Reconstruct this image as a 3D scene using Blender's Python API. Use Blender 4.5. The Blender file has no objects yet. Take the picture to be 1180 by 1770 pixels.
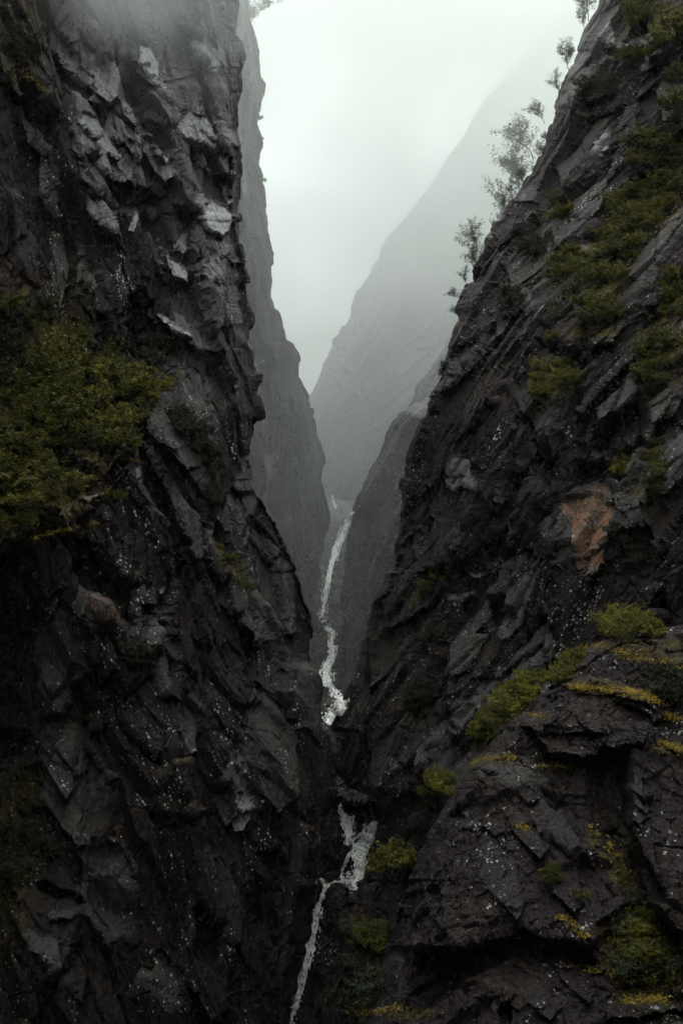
import bpy, math, random
import numpy as np
from mathutils import Vector, Matrix
random.seed(7)
rng = np.random.default_rng(11)
F = 2458.0            # focal length in photo pixels (1180 x 1770 frame)
QUAL = 1.0
sc = bpy.context.scene
COL = sc.collection

# ------------------------------------------------------------------ noise
def h3(ix, iy, iz, seed):
    n = (ix.astype(np.uint32) * np.uint32(374761393) + iy.astype(np.uint32) * np.uint32(668265263)
         + iz.astype(np.uint32) * np.uint32(2147483647) + np.uint32((seed * 974634777 + 12345) & 0xffffffff))
    n = (n ^ (n >> np.uint32(13))) * np.uint32(1274126177)
    n ^= n >> np.uint32(16)
    n = n * np.uint32(2246822519)
    n ^= n >> np.uint32(13)
    return n
def r01(n, k):
    m = (n + np.uint32(k * 2654435761 & 0xffffffff)) * np.uint32(1597334677)
    m ^= m >> np.uint32(15)
    m = m * np.uint32(3266489917)
    m ^= m >> np.uint32(16)
    return (m & np.uint32(0xffffff)).astype(np.float32) / np.float32(16777216.0)
def vnoise(Q, seed):
    B = np.floor(Q); f = (Q - B).astype(np.float32); B = B.astype(np.int64)
    f = f * f * (3 - 2 * f)
    out = 0
    for dx in (0, 1):
        wx = f[:, 0] if dx else 1 - f[:, 0]
        for dy in (0, 1):
            wy = f[:, 1] if dy else 1 - f[:, 1]
            for dz in (0, 1):
                wz = f[:, 2] if dz else 1 - f[:, 2]
                out = out + wx * wy * wz * r01(h3(B[:, 0] + dx, B[:, 1] + dy, B[:, 2] + dz, seed), 1)
    return out * 2 - 1
def fbm(Q, seed, octv=4, gain=.5):
    a, s, t = 1.0, 0, 0
    for i in range(octv):
        s = s + a * vnoise(Q * (2 ** i), seed + i * 17); t += a; a *= gain
    return s / t
def facets(Q, seed, tilt, tau=.045):
    """angular blocks: every cell of a jittered lattice is a plane with its own height and tilt, met by short steep steps"""
    B = np.floor(Q).astype(np.int64); f = (Q - B).astype(np.float32)
    n = len(Q)
    d1 = np.full(n, 9e9, np.float32); d2 = d1.copy(); num = np.zeros(n, np.float64); den = np.zeros(n, np.float64)
    for dx in (-1, 0, 1):
        for dy in (-1, 0, 1):
            for dz in (-1, 0, 1):
                h = h3(B[:, 0] + dx, B[:, 1] + dy, B[:, 2] + dz, seed)
                vx = dx + .1 + .8 * r01(h, 1) - f[:, 0]
                vy = dy + .1 + .8 * r01(h, 2) - f[:, 1]
                vz = dz + .1 + .8 * r01(h, 3) - f[:, 2]
                d = vx * vx + vy * vy + vz * vz
                v = (r01(h, 4) - .5) + tilt * ((r01(h, 5) - .5) * vx + (r01(h, 6) - .5) * vy + (r01(h, 7) - .5) * vz)
                w = np.exp(-d.astype(np.float64) / tau); num += w * v; den += w
                c = d < d1
                d2 = np.where(c, d1, np.minimum(d2, d)); d1 = np.where(c, d, d1)
    return num / den, np.sqrt(d2) - np.sqrt(d1)

# ------------------------------------------------------------------ helpers
def tag(o, label, cat=None, group=None, kind=None):
    if label: o['label'] = label
    if cat: o['category'] = cat
    if group: o['group'] = group
    if kind: o['kind'] = kind
    return o
def ray(px, py): return np.array([(px - 590) / F, 1.0, (885 - py) / F])
def tps(pts):
    P = np.array(pts, float); X = P[:, :2] / 500; n = len(X)
    def K(r): return np.where(r > 1e-9, r * r * np.log(r + 1e-12), 0)
    A = np.zeros((n + 3, n + 3))
    A[:n, :n] = K(np.linalg.norm(X[:, None] - X[None], axis=2)) + np.eye(n) * .02
    A[:n, n] = 1; A[:n, n + 1:] = X; A[n, :n] = 1; A[n + 1:, :n] = X.T
    w = np.linalg.solve(A, np.r_[P[:, 2], 0, 0, 0])
    lo, hi = P[:, 2].min() * .95, P[:, 2].max() * 1.05
    def f(px, py):
        Y = np.stack([px, py], -1).reshape(-1, 2) / 500
        r = w[n] + Y @ w[n + 1:]
        for i in range(n):
            r = r + w[i] * K(np.hypot(Y[:, 0] - X[i, 0], Y[:, 1] - X[i, 1]))
        return np.clip(r, lo, hi).reshape(px.shape)
    return f
def poly_sd(px, py, poly):
    """signed distance, positive inside"""
    P = np.array(poly, float); d = np.full(px.shape, 1e9); ins = np.zeros(px.shape, bool)
    for i in range(len(P)):
        a, b = P[i], P[(i + 1) % len(P)]
        ab = b - a; t = np.clip(((px - a[0]) * ab[0] + (py - a[1]) * ab[1]) / (ab @ ab), 0, 1)
        d = np.minimum(d, np.hypot(px - a[0] - t * ab[0], py - a[1] - t * ab[1]))
        c = (a[1] > py) != (b[1] > py)
        if a[1] != b[1]:
            ins ^= c & (px < (b[0] - a[0]) * (py - a[1]) / (b[1] - a[1]) + a[0])
    return np.where(ins, d, -d)
def sstep(a, b, x):
    t = np.clip((x - a) / (b - a), 0, 1); return t * t * (3 - 2 * t)
def axis_samples(lo, a, b, hi, fine, coarse):
    out = list(np.arange(a, b, fine)); 
    x, st = a, fine
    pre = []
    while x > lo:
        st = min(st * 1.25, coarse); x -= st; pre.append(x)
    x, st = b, fine; post = [b]
    while x < hi:
        st = min(st * 1.25, coarse); x += st; post.append(x)
    return np.array(pre[::-1] + out + post)
def grid_mesh(name, P, mat, feat=None, smooth=False):
    nr, nc = P.shape[:2]
    me = bpy.data.meshes.new(name)
    me.vertices.add(nr * nc); me.vertices.foreach_set('co', P.reshape(-1).astype(np.float32))
    i = np.arange(nr * nc).reshape(nr, nc)
    q = np.stack([i[:-1, :-1], i[1:, :-1], i[1:, 1:], i[:-1, 1:]], -1).reshape(-1, 4)
    me.loops.add(q.size); me.loops.foreach_set('vertex_index', q.reshape(-1).astype(np.int32))
    me.polygons.add(len(q)); me.polygons.foreach_set('loop_start', np.arange(0, q.size, 4, dtype=np.int32))
    me.polygons.foreach_set('use_smooth', np.full(len(q), smooth))
    me.update(calc_edges=True)
    if feat is not None:
        ca = me.color_attributes.new('feat', 'FLOAT_COLOR', 'POINT')
        ca.data.foreach_set('color', feat.reshape(-1).astype(np.float32))
    me.materials.append(mat)
    o = bpy.data.objects.new(name, me); COL.objects.link(o)
    return o

def mesh_from(name, V, Fc, mat):
    me = bpy.data.meshes.new(name); V = np.asarray(V, np.float32)
    me.vertices.add(len(V)); me.vertices.foreach_set('co', V.reshape(-1))
    q = np.asarray(Fc, np.int32); k = q.shape[1]
    me.loops.add(q.size); me.loops.foreach_set('vertex_index', q.reshape(-1))
    me.polygons.add(len(q)); me.polygons.foreach_set('loop_start', np.arange(0, q.size, k, dtype=np.int32))
    me.update(calc_edges=True); me.materials.append(mat); return me
def basis(dirx, dirz):
    """columns: across the grain, depth, along the grain (grain lies in the picture-parallel plane)"""
    g = np.array([dirx, 0, dirz], float); g /= np.linalg.norm(g)
    d = np.array([0.25, 1, 0]); d -= g * (g @ d); d /= np.linalg.norm(d)
    return np.stack([np.cross(g, d), d, g], 1)

def cliff(name, sil, side, dep, reach, yr, mat, grain, octaves, feats=(), fine=1.7, sfine=420, crest=False,
          roundr=26, back=60, warp=1.0, edge_keep=.35, label=None, frame=(-20, 1790), coarse=26, sidecol=1):
    """side=-1: rock to the left of the outline, +1: to the right.  The outline is where the face turns away; it wraps round behind."""
    S = np.array(sil, float); S = S[np.argsort(S[:, 1])]
    ys = axis_samples(yr[0], max(frame[0], yr[0]), min(frame[1], yr[1]), yr[1], fine, coarse)
    s_front = axis_samples(0, 0, sfine, reach, fine, coarse * .8)
    s_back = -np.cumsum(np.geomspace(2.0, 30, 14))[::-1]
    s = np.r_[s_back, s_front]
    SS, YY = np.meshgrid(s, ys)
    sx = np.interp(YY, S[:, 1], S[:, 0])
    # small outline roughness
    q = np.stack([ys * 0, ys / 26., ys * 0 + 3.3], -1)
    q2 = np.stack([ys * 0 + .5, ys / 38. * (60 / back) ** .5, ys * 0 + .5], -1); q3 = q2 * [1, 3.1, 1]
    sx = sx + (fbm(q, 5, 4, .6) * 3 + (facets(q2, 71, 2.2, .02)[0] * 8 + facets(q3, 72, 2.2, .02)[0] * 2.5) * (.25 if back > 250 else .5 if back > 100 else 1))[:, None]
    front = SS >= 0
    PX = sx + side * np.where(front, SS, -SS * .35)
    D = dep(PX, YY)
    D = D + np.where(front, 0, -SS * .30 * (back / 60))  + roundr * .28 * np.exp(-np.maximum(SS, 0) / roundr) * (D / 200)
    # picked-out slabs, ledges and hollows
    feat = np.zeros(PX.shape + (4,))
    jx = PX; jy = YY
    pw = np.stack([PX.ravel() / 22, YY.ravel() / 22, PX.ravel() * 0 + 1.7], -1)
    wob = fbm(pw, 77, 3, .6).reshape(PX.shape) * 7
    wob2 = fbm(pw + 40, 78, 3, .6).reshape(PX.shape) * 7
    calm = np.zeros(PX.shape)
    for ft in feats:
        poly, a, b, c, ch, soft = ft[:6]
        amt = ft[6] if len(ft) > 6 else 1.0
        pp = np.array(poly, float); cx, cy = pp.mean(0)
        r0, r1 = np.searchsorted(ys, [pp[:, 1].min() - 30, pp[:, 1].max() + 30])
        if r1 <= r0: continue
        sl = slice(r0, r1); px_, py_ = PX[sl], YY[sl]
        wk = .3 if len(ft) > 7 else 1.0
        sd = poly_sd(px_ + wob[sl] * wk, py_ + wob2[sl] * wk, poly)
        m = sstep(-soft, soft, sd) * front[sl]
        kq = .6 if ch in (0, 1) else 1.0
        if len(ft) > 7: kq = 1.0
        D[sl] += m * kq * (a + b * (px_ - cx) / 100 + c * (py_ - cy) / 100)
        if ch in (0, 1): calm[sl] = np.maximum(calm[sl], m * (min(1, .35 + amt) if len(ft) < 8 and ch == 0 else .6))
        if ch is not None:
            feat[sl][..., ch] = np.maximum(feat[sl][..., ch], sstep(-soft, soft + 3, sd) * front[sl] * amt)
    P = np.stack([(PX - 590) / F * D, D, (885 - YY) / F * D], -1)
    Du = np.gradient(P, axis=1); Dv = np.gradient(P, axis=0)
    N = np.cross(Du, Dv); N /= np.linalg.norm(N, axis=2, keepdims=True) + 1e-12
    if side < 0: N = -N
    flip = (N * P).sum(2) > 0
    # keep the normal towards the viewer on the front side
    N = np.where((flip & front)[..., None], -N, N)
    V = -P / np.linalg.norm(P, axis=2, keepdims=True)
    N = N * .5 + V * .5; N /= np.linalg.norm(N, axis=2, keepdims=True)
    Q = P.reshape(-1, 3)
    R = basis(*grain)
    W = np.stack([fbm(Q / 9, 31, 3), fbm(Q / 9 + 50, 32, 3), fbm(Q / 9 + 90, 33, 3)], -1) * .5 * warp
    G = (Q + W) @ R
    disp = np.zeros(len(Q)); k = 0
    for (sx_, sy_, sz_, amp, tilt) in octaves:
        v, e = facets(G / np.array([sx_, sy_, sz_]), 100 + k * 7, tilt, (.022, .014, .012, .012)[min(k, 3)])
        crack = np.clip(1 - e / .07, 0, 1) * (v > .0)
        disp += amp * (v - .35 * crack); k += 1
    disp += fbm(G / np.array([.7, 1.2, 6]), 61, 4, .6) * .30
    disp = disp.reshape(PX.shape)
    keep = edge_keep + (1 - edge_keep) * sstep(0, 60, np.abs(SS))
    P = P + N * (disp * keep * (1 - .75 * calm))[..., None]
    # where the sheet is stretched over a step, relax it so that no comb of thin ridges shows
    for it in range(5):
        eu = np.linalg.norm(np.diff(P, axis=1), axis=2); med = np.median(eu)
        el = np.zeros(P.shape[:2]); el[:, 1:] = eu; el[:, :-1] = np.maximum(el[:, :-1], eu)
        ev = np.linalg.norm(np.diff(P, axis=0), axis=2); el[1:] = np.maximum(el[1:], ev); el[:-1] = np.maximum(el[:-1], ev)
        sp_ = (P[:, :1] * 0 + 1)[..., 0] * (P[..., 1] / F * fine)
        m = sstep(5.0, 10, el / sp_)[..., None] * (((SS < sfine) & (YY > frame[0]) & (YY < frame[1]))[..., None])
        m[0] = m[-1] = 0; m[:, 0] = m[:, -1] = 0
        A4 = P.copy(); A4[1:-1, 1:-1] = (P[:-2, 1:-1] * 2 + P[2:, 1:-1] * 2 + P[1:-1, :-2] + P[1:-1, 2:]) / 6
        P = P + (A4 - P) * m * .8
    if crest:
        rows = []
        for kk in range(1, 9):
            T = P[0].copy(); T[:, 1] += kk * kk * .6; T[:, 2] -= kk * kk * .45 - .3; rows.append(T)
        rows = rows[::-1]
        P = np.concatenate([np.array(rows), P]); feat = np.concatenate([np.zeros((8,) + feat.shape[1:]), feat])
    o = grid_mesh(name, P, mat, feat)
    tag(o, label, None, None, 'structure')
    return o

# ------------------------------------------------------------------ materials
def new_mat(name):
    m = bpy.data.materials.new(name); m.use_nodes = True
    nt = m.node_tree; nt.nodes.clear()
    return m, nt, nt.nodes, nt.links
def rock_material(name, gx, gz, tint=1.0, speck=1.0, wet=.42, moss=1.0):
    m, nt, N, L = new_mat(name)
    out = N.new('ShaderNodeOutputMaterial'); bs = N.new('ShaderNodeBsdfPrincipled')
    L.new(bs.outputs[0], out.inputs[0])
    geo = N.new('ShaderNodeNewGeometry')
    at = N.new('ShaderNodeAttribute'); at.attribute_name = 'feat'
    sep = N.new('ShaderNodeSeparateColor'); L.new(at.outputs['Color'], sep.inputs[0])
    def mapping(sx, sy, sz, ang):
        mp = N.new('ShaderNodeMapping'); mp.vector_type = 'TEXTURE'
        mp.inputs['Rotation'].default_value = (0, ang, 0); mp.inputs['Scale'].default_value = (sx, sy, sz)
        L.new(geo.outputs['Position'], mp.inputs[0]); return mp.outputs[0]
    ang = math.atan2(gx, gz)
    def noise(vec, scale, det=5, rough=.6, dist=0):
        n = N.new('ShaderNodeTexNoise'); n.inputs['Scale'].default_value = scale; n.inputs['Detail'].default_value = det
        n.inputs['Roughness'].default_value = rough; n.inputs['Distortion'].default_value = dist
        L.new(vec, n.inputs['Vector']); return n.outputs[0]
    def ramp(x, a, b, lo=0., hi=1.):
        r = N.new('ShaderNodeMapRange'); r.inputs[1].default_value = a; r.inputs[2].default_value = b
        r.inputs[3].default_value = lo; r.inputs[4].default_value = hi; r.clamp = True; L.new(x, r.inputs[0]); return r.outputs[0]
    def mul(a, b, op='MULTIPLY'):
        n = N.new('ShaderNodeMath'); n.operation = op
        for i, v in enumerate((a, b)):
            if isinstance(v, (int, float)): n.inputs[i].default_value = v
            else: L.new(v, n.inputs[i])
        return n.outputs[0]
    def mix(f, a, b):
        n = N.new('ShaderNodeMix'); n.data_type = 'RGBA'
        if isinstance(f, float): n.inputs[0].default_value = f
        else: L.new(f, n.inputs[0])
        for i, v in ((6, a), (7, b)):
            if isinstance(v, tuple): n.inputs[i].default_value = (*v, 1)
            else: L.new(v, n.inputs[i])
        return n.outputs[2]
    g1 = mapping(1.0, 1.0, 4.5, ang); g0 = mapping(1, 1, 1, 0)
    big = noise(g1, .09, 2, .6); mid = noise(g1, .9, 4, .7); fin = noise(g1, 5.0, 2, .7)
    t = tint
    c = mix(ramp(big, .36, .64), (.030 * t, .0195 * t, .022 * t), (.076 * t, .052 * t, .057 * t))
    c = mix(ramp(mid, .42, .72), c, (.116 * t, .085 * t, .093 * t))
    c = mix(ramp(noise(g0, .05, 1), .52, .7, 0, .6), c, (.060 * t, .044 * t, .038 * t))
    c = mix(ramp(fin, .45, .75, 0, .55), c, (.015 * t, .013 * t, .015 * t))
    # pale fresh breaks, rust
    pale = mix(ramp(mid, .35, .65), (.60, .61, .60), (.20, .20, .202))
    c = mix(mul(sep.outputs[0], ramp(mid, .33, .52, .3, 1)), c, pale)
    streak = noise(mapping(.5, 1, 6, ang), .8, 2, .7)
    rust = mix(ramp(streak, .49, .66), (.19, .14, .10), (.28, .10, .042))
    c = mix(mul(sep.outputs[1], ramp(mid, .30, .52, .5, 1)), c, mul_col(N, L, rust, ramp(fin, .3, .7, 1.1, .6)))
    # small pale flecks in clusters
    vo = N.new('ShaderNodeTexVoronoi'); vo.feature = 'F1'; vo.inputs['Scale'].default_value = 3.0
    L.new(mapping(1.5, 1, .8, ang * .4), vo.inputs['Vector'])
    sz = N.new('ShaderNodeSeparateColor'); L.new(vo.outputs['Color'], sz.inputs[0])
    thr = mul(ramp(noise(g1, .16, 4, .85), .445, .64, 0.0, .78), ramp(sz.outputs[0], .50, 1.0, 0., .8))
    d = mul(vo.outputs['Distance'], mul(ramp(fin, .3, .7, -.09, .09), 0, 'ADD'), 'ADD')
    fl = mul(ramp(mul(thr, d, 'SUBTRACT'), 0.0, .05), speck)
    c = mix(fl, c, (.40, .40, .39))
    # moss: on upward faces where marked, a little everywhere
    sn = N.new('ShaderNodeSeparateXYZ'); L.new(geo.outputs['Normal'], sn.inputs[0])
    mn = noise(g0, 1.3, 3, .7)
    mk = mul(mul(sep.outputs[2], ramp(sn.outputs[2], -.1, .4)), ramp(mn, .36, .52))
    low = mul(mul(ramp(sn.outputs[2], .45, .75), ramp(noise(g0, .11, 0), .56, .66)), ramp(mn, .50, .60, 0, .8 * moss))
    mk = mul(mk, low, 'MAXIMUM')
    mossc = mix(ramp(fin, .38, .66), (.025, .025, .004), (.12, .085, .010))
    c = mix(mk, c, mossc)
    L.new(c, bs.inputs['Base Color'])
    rg = ramp(mid, .3, .75, wet - .10, wet + .28)
    rg = mul(rg, mul(mk, .4), 'ADD')
    L.new(rg, bs.inputs['Roughness']); bs.inputs['Specular IOR Level'].default_value = .22; bs.inputs['Specular Tint'].default_value = (1, .84, .87, 1)
    hgt = mul(noise(g1, 1.5, 5, .78), 1.3)
    def cheb(scale, vec):
        v = N.new('ShaderNodeTexVoronoi'); v.distance = 'CHEBYCHEV'; v.inputs['Scale'].default_value = scale
        v.inputs['Detail'].default_value = 0
        wv = N.new('ShaderNodeVectorMath'); wv.operation = 'MULTIPLY_ADD'; wv.inputs[1].default_value = (.5, .5, .5)
        tn = N.new('ShaderNodeTexNoise'); tn.inputs['Scale'].default_value = 1.1; tn.inputs['Detail'].default_value = 1; L.new(vec, tn.inputs['Vector'])
        L.new(tn.outputs['Color'], wv.inputs[0]); L.new(vec, wv.inputs[2]); L.new(wv.outputs[0], v.inputs['Vector']); return v.outputs['Distance']
    hgt = mul(mul(hgt, .75), mul(mul(cheb(.4, g1), 1.1), mul(cheb(1.7, mapping(1, 1, 2.2, ang + .5)), .5), 'ADD'), 'ADD')
    bp = N.new('ShaderNodeBump'); bp.inputs['Strength'].default_value = 1.0; bp.inputs['Distance'].default_value = .55
    L.new(hgt, bp.inputs['Height']); L.new(bp.outputs[0], bs.inputs['Normal'])
    return m
def mul_col(N, L, col, fac):
    n = N.new('ShaderNodeVectorMath'); n.operation = 'SCALE'
    L.new(col, n.inputs[0]); L.new(fac, n.inputs['Scale']); return n.outputs[0]

rockL = rock_material('wet_rock_vertical', .24, -1, tint=.14)
rockR = rock_material('wet_rock_slanting', -.55, -.85, tint=.14)
rockO = rock_material('wet_rock_outcrop', .35, -1, tint=.19, speck=1.0, moss=.35)
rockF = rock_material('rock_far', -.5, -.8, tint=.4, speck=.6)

def leaf_material(name, c1, c2, c3):
    m, nt, N, L = new_mat(name)
    out = N.new('ShaderNodeOutputMaterial'); bs = N.new('ShaderNodeBsdfPrincipled')
    geo = N.new('ShaderNodeNewGeometry'); oi = N.new('ShaderNodeObjectInfo')
    cr = N.new('ShaderNodeValToRGB'); e = cr.color_ramp.elements
    e[0].color = (*c1, 1); e[1].color = (*c3, 1); k = cr.color_ramp.elements.new(.55); k.color = (*c2, 1)
    no = N.new('ShaderNodeTexNoise'); no.inputs['Scale'].default_value = .55; no.inputs['Detail'].default_value = 3
    L.new(geo.outputs['Position'], no.inputs['Vector'])
    a = N.new('ShaderNodeMath'); a.operation = 'MULTIPLY_ADD'; a.inputs[1].default_value = .35
    mr = N.new('ShaderNodeMapRange'); mr.inputs[1].default_value = .3; mr.inputs[2].default_value = .7
    mr.inputs[3].default_value = 0; mr.inputs[4].default_value = .45; L.new(no.outputs[0], mr.inputs[0])
    L.new(geo.outputs['Random Per Island'], a.inputs[0]); L.new(mr.outputs[0], a.inputs[2])
    b = N.new('ShaderNodeMath'); b.operation = 'MULTIPLY_ADD'; b.inputs[1].default_value = .25
    L.new(oi.outputs['Random'], b.inputs[0]); L.new(a.outputs[0], b.inputs[2])
    L.new(b.outputs[0], cr.inputs[0]); L.new(cr.outputs[0], bs.inputs['Base Color'])
    bs.inputs['Roughness'].default_value = .55; bs.inputs['Specular IOR Level'].default_value = .25
    tr = N.new('ShaderNodeBsdfTranslucent'); L.new(cr.outputs[0], tr.inputs[0])
    mx = N.new('ShaderNodeMixShader'); mx.inputs[0].default_value = .25
    L.new(bs.outputs[0], mx.inputs[1]); L.new(tr.outputs[0], mx.inputs[2]); L.new(mx.outputs[0], out.inputs[0])
    return m
leafA = leaf_material('leaf_olive', (.018, .021, .003), (.058, .058, .005), (.16, .14, .010))
leafC = leaf_material('leaf_bright', (.03, .034, .004), (.10, .095, .009), (.25, .215, .018))
leafB = leaf_material('leaf_dark', (.010, .015, .008), (.02, .027, .010), (.035, .04, .011))
leafG = leaf_material('moss_gold', (.10, .075, .010), (.28, .19, .025), (.50, .38, .06))
mb, nt, N_, L_ = new_mat('bark')
o_ = N_.new('ShaderNodeOutputMaterial'); b_ = N_.new('ShaderNodeBsdfPrincipled'); L_.new(b_.outputs[0], o_.inputs[0])
n_ = N_.new('ShaderNodeTexNoise'); n_.inputs['Scale'].default_value = 6
r_ = N_.new('ShaderNodeValToRGB'); r_.color_ramp.elements[0].color = (.03, .025, .022, 1); r_.color_ramp.elements[1].color = (.09, .08, .07, 1)
L_.new(n_.outputs[0], r_.inputs[0]); L_.new(r_.outputs[0], b_.inputs['Base Color']); b_.inputs['Roughness'].default_value = .8
bark = mb

def water_material():
    m, nt, N, L = new_mat('white_water')
    out = N.new('ShaderNodeOutputMaterial'); bs = N.new('ShaderNodeBsdfPrincipled')
    uv = N.new('ShaderNodeUVMap')
    mp = N.new('ShaderNodeMapping'); mp.inputs['Scale'].default_value = (9, .8, 1); L.new(uv.outputs[0], mp.inputs[0])
    no = N.new('ShaderNodeTexNoise'); no.inputs['Scale'].default_value = 1.3; no.inputs['Detail'].default_value = 7; no.inputs['Roughness'].default_value = .7
    no.inputs['Distortion'].default_value = .6; L.new(mp.outputs[0], no.inputs['Vector'])
    sx = N.new('ShaderNodeSeparateXYZ'); L.new(uv.outputs[0], sx.inputs[0])
    # across the ribbon: 0 at the edges, 1 mid-stream
    e = N.new('ShaderNodeMath'); e.operation = 'PINGPONG'; e.inputs[1].default_value = .5; L.new(sx.outputs[0], e.inputs[0])
    me = N.new('ShaderNodeMapRange'); me.inputs[1].default_value = 0; me.inputs[2].default_value = .34; L.new(e.outputs[0], me.inputs[0])
    ad = N.new('ShaderNodeMath'); ad.operation = 'MULTIPLY_ADD'; ad.inputs[1].default_value = .42
    L.new(me.outputs[0], ad.inputs[0]); L.new(no.outputs[0], ad.inputs[2])
    al = N.new('ShaderNodeMapRange'); al.inputs[1].default_value = .70; al.inputs[2].default_value = 1.02; L.new(ad.outputs[0], al.inputs[0])
    L.new(al.outputs[0], bs.inputs['Alpha'])
    cr = N.new('ShaderNodeValToRGB'); cr.color_ramp.elements[0].position = .40; cr.color_ramp.elements[0].color = (.62, .68, .66, 1)
    cr.color_ramp.elements[1].position = .56; cr.color_ramp.elements[1].color = (.93, .90, .88, 1)
    L.new(no.outputs[0], cr.inputs[0]); L.new(cr.outputs[0], bs.inputs['Base Color'])
    bs.inputs['Roughness'].default_value = .5
    tr = N.new('ShaderNodeBsdfTranslucent'); tr.inputs[0].default_value = (.85, .9, .88, 1)
    bp = N.new('ShaderNodeBump'); bp.inputs['Distance'].default_value = .06; L.new(no.outputs[0], bp.inputs['Height']); L.new(bp.outputs[0], bs.inputs['Normal'])
    L.new(bs.outputs[0], out.inputs[0])
    return m
waterM = water_material()

# ------------------------------------------------------------------ cliffs
OCT = [(9, 10, 30, 5.2, 1.5), (3.6, 4.5, 15, 1.7, 1.5), (1.4, 1.8, 5.5, .52, 1.6), (.6, .8, 2.0, .20, 1.6)]
# left wall ---------------------------------------------------------
def slabs(region, n, lean, size, seed, depth, pale):
    """clean broken faces: lozenges whose lower rim juts out over the face below"""
    r = random.Random(seed); out = []
    P = np.array(region)
    while len(out) < n:
        x, y = r.uniform(P[:, 0].min(), P[:, 0].max()), r.uniform(P[:, 1].min(), P[:, 1].max())
        if poly_sd(np.array([x]), np.array([y]), region)[0] <= 0: continue
        L = r.uniform(*size); w = L * r.uniform(.28, .6); a = lean + r.uniform(-.22, .22)
        ux, uy = math.sin(a), math.cos(a)
        q = [(x - ux * L / 2, y - uy * L / 2), (x - ux * L * .1 + w * .5, y - uy * L * .15 + r.uniform(-.1, .2) * w), (x + ux * L * .45 + w * r.uniform(.25, .5), y + uy * L * r.uniform(.3, .45)),
             (x + ux * L * .5, y + uy * L * .5), (x + ux * L * .1 - w * .5, y + uy * L * .15 - r.uniform(-.1, .3) * w)]
        k = L / 60
        out.append((q, -r.uniform(.2, .8) * depth * k * .55, r.uniform(-1.6, 1.6), -r.uniform(.5, 3.2), 0, 1.5, max(0.02, r.uniform(-.6, 1)) * pale, 1))
    return out
silA = [(300, -1000), (380, -500), (402, -200), (412, 0), (410, 60), (412, 120), (411, 180), (409, 230), (412, 280), (410, 350), (416, 420), (424, 480),
        (427, 540), (428, 590), (440, 640), (443, 700), (433, 760), (430, 800), (446, 850), (464, 890), (480, 925), (491, 945), (497, 970),
        (511, 1000), (526, 1040), (536, 1070), (539, 1092), (535, 1115), (531, 1143), (548, 1168), (556, 1195), (561, 1230), (571, 1270), (577, 1330),
        (574, 1385), (556, 1430), (548, 1500), (536, 1550), (521, 1630), (506, 1700), (488, 1780), (430, 2000)]
depA = tps([(0, 0, 182), (200, 0, 205), (420, 0, 226), (0, 500, 172), (200, 450, 193), (425, 500, 220), (0, 930, 160), (0, 640, 174), (240, 650, 196),
            (250, 900, 182), (430, 800, 210), (530, 1090, 222), (0, 1200, 164), (300, 1200, 184), (560, 1250, 204), (0, 1770, 150), (250, 1770, 168),
            (500, 1770, 186), (-400, 0, 140), (-400, 900, 125), (-400, 1770, 115), (-300, -900, 200), (300, -900, 255)])
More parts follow.
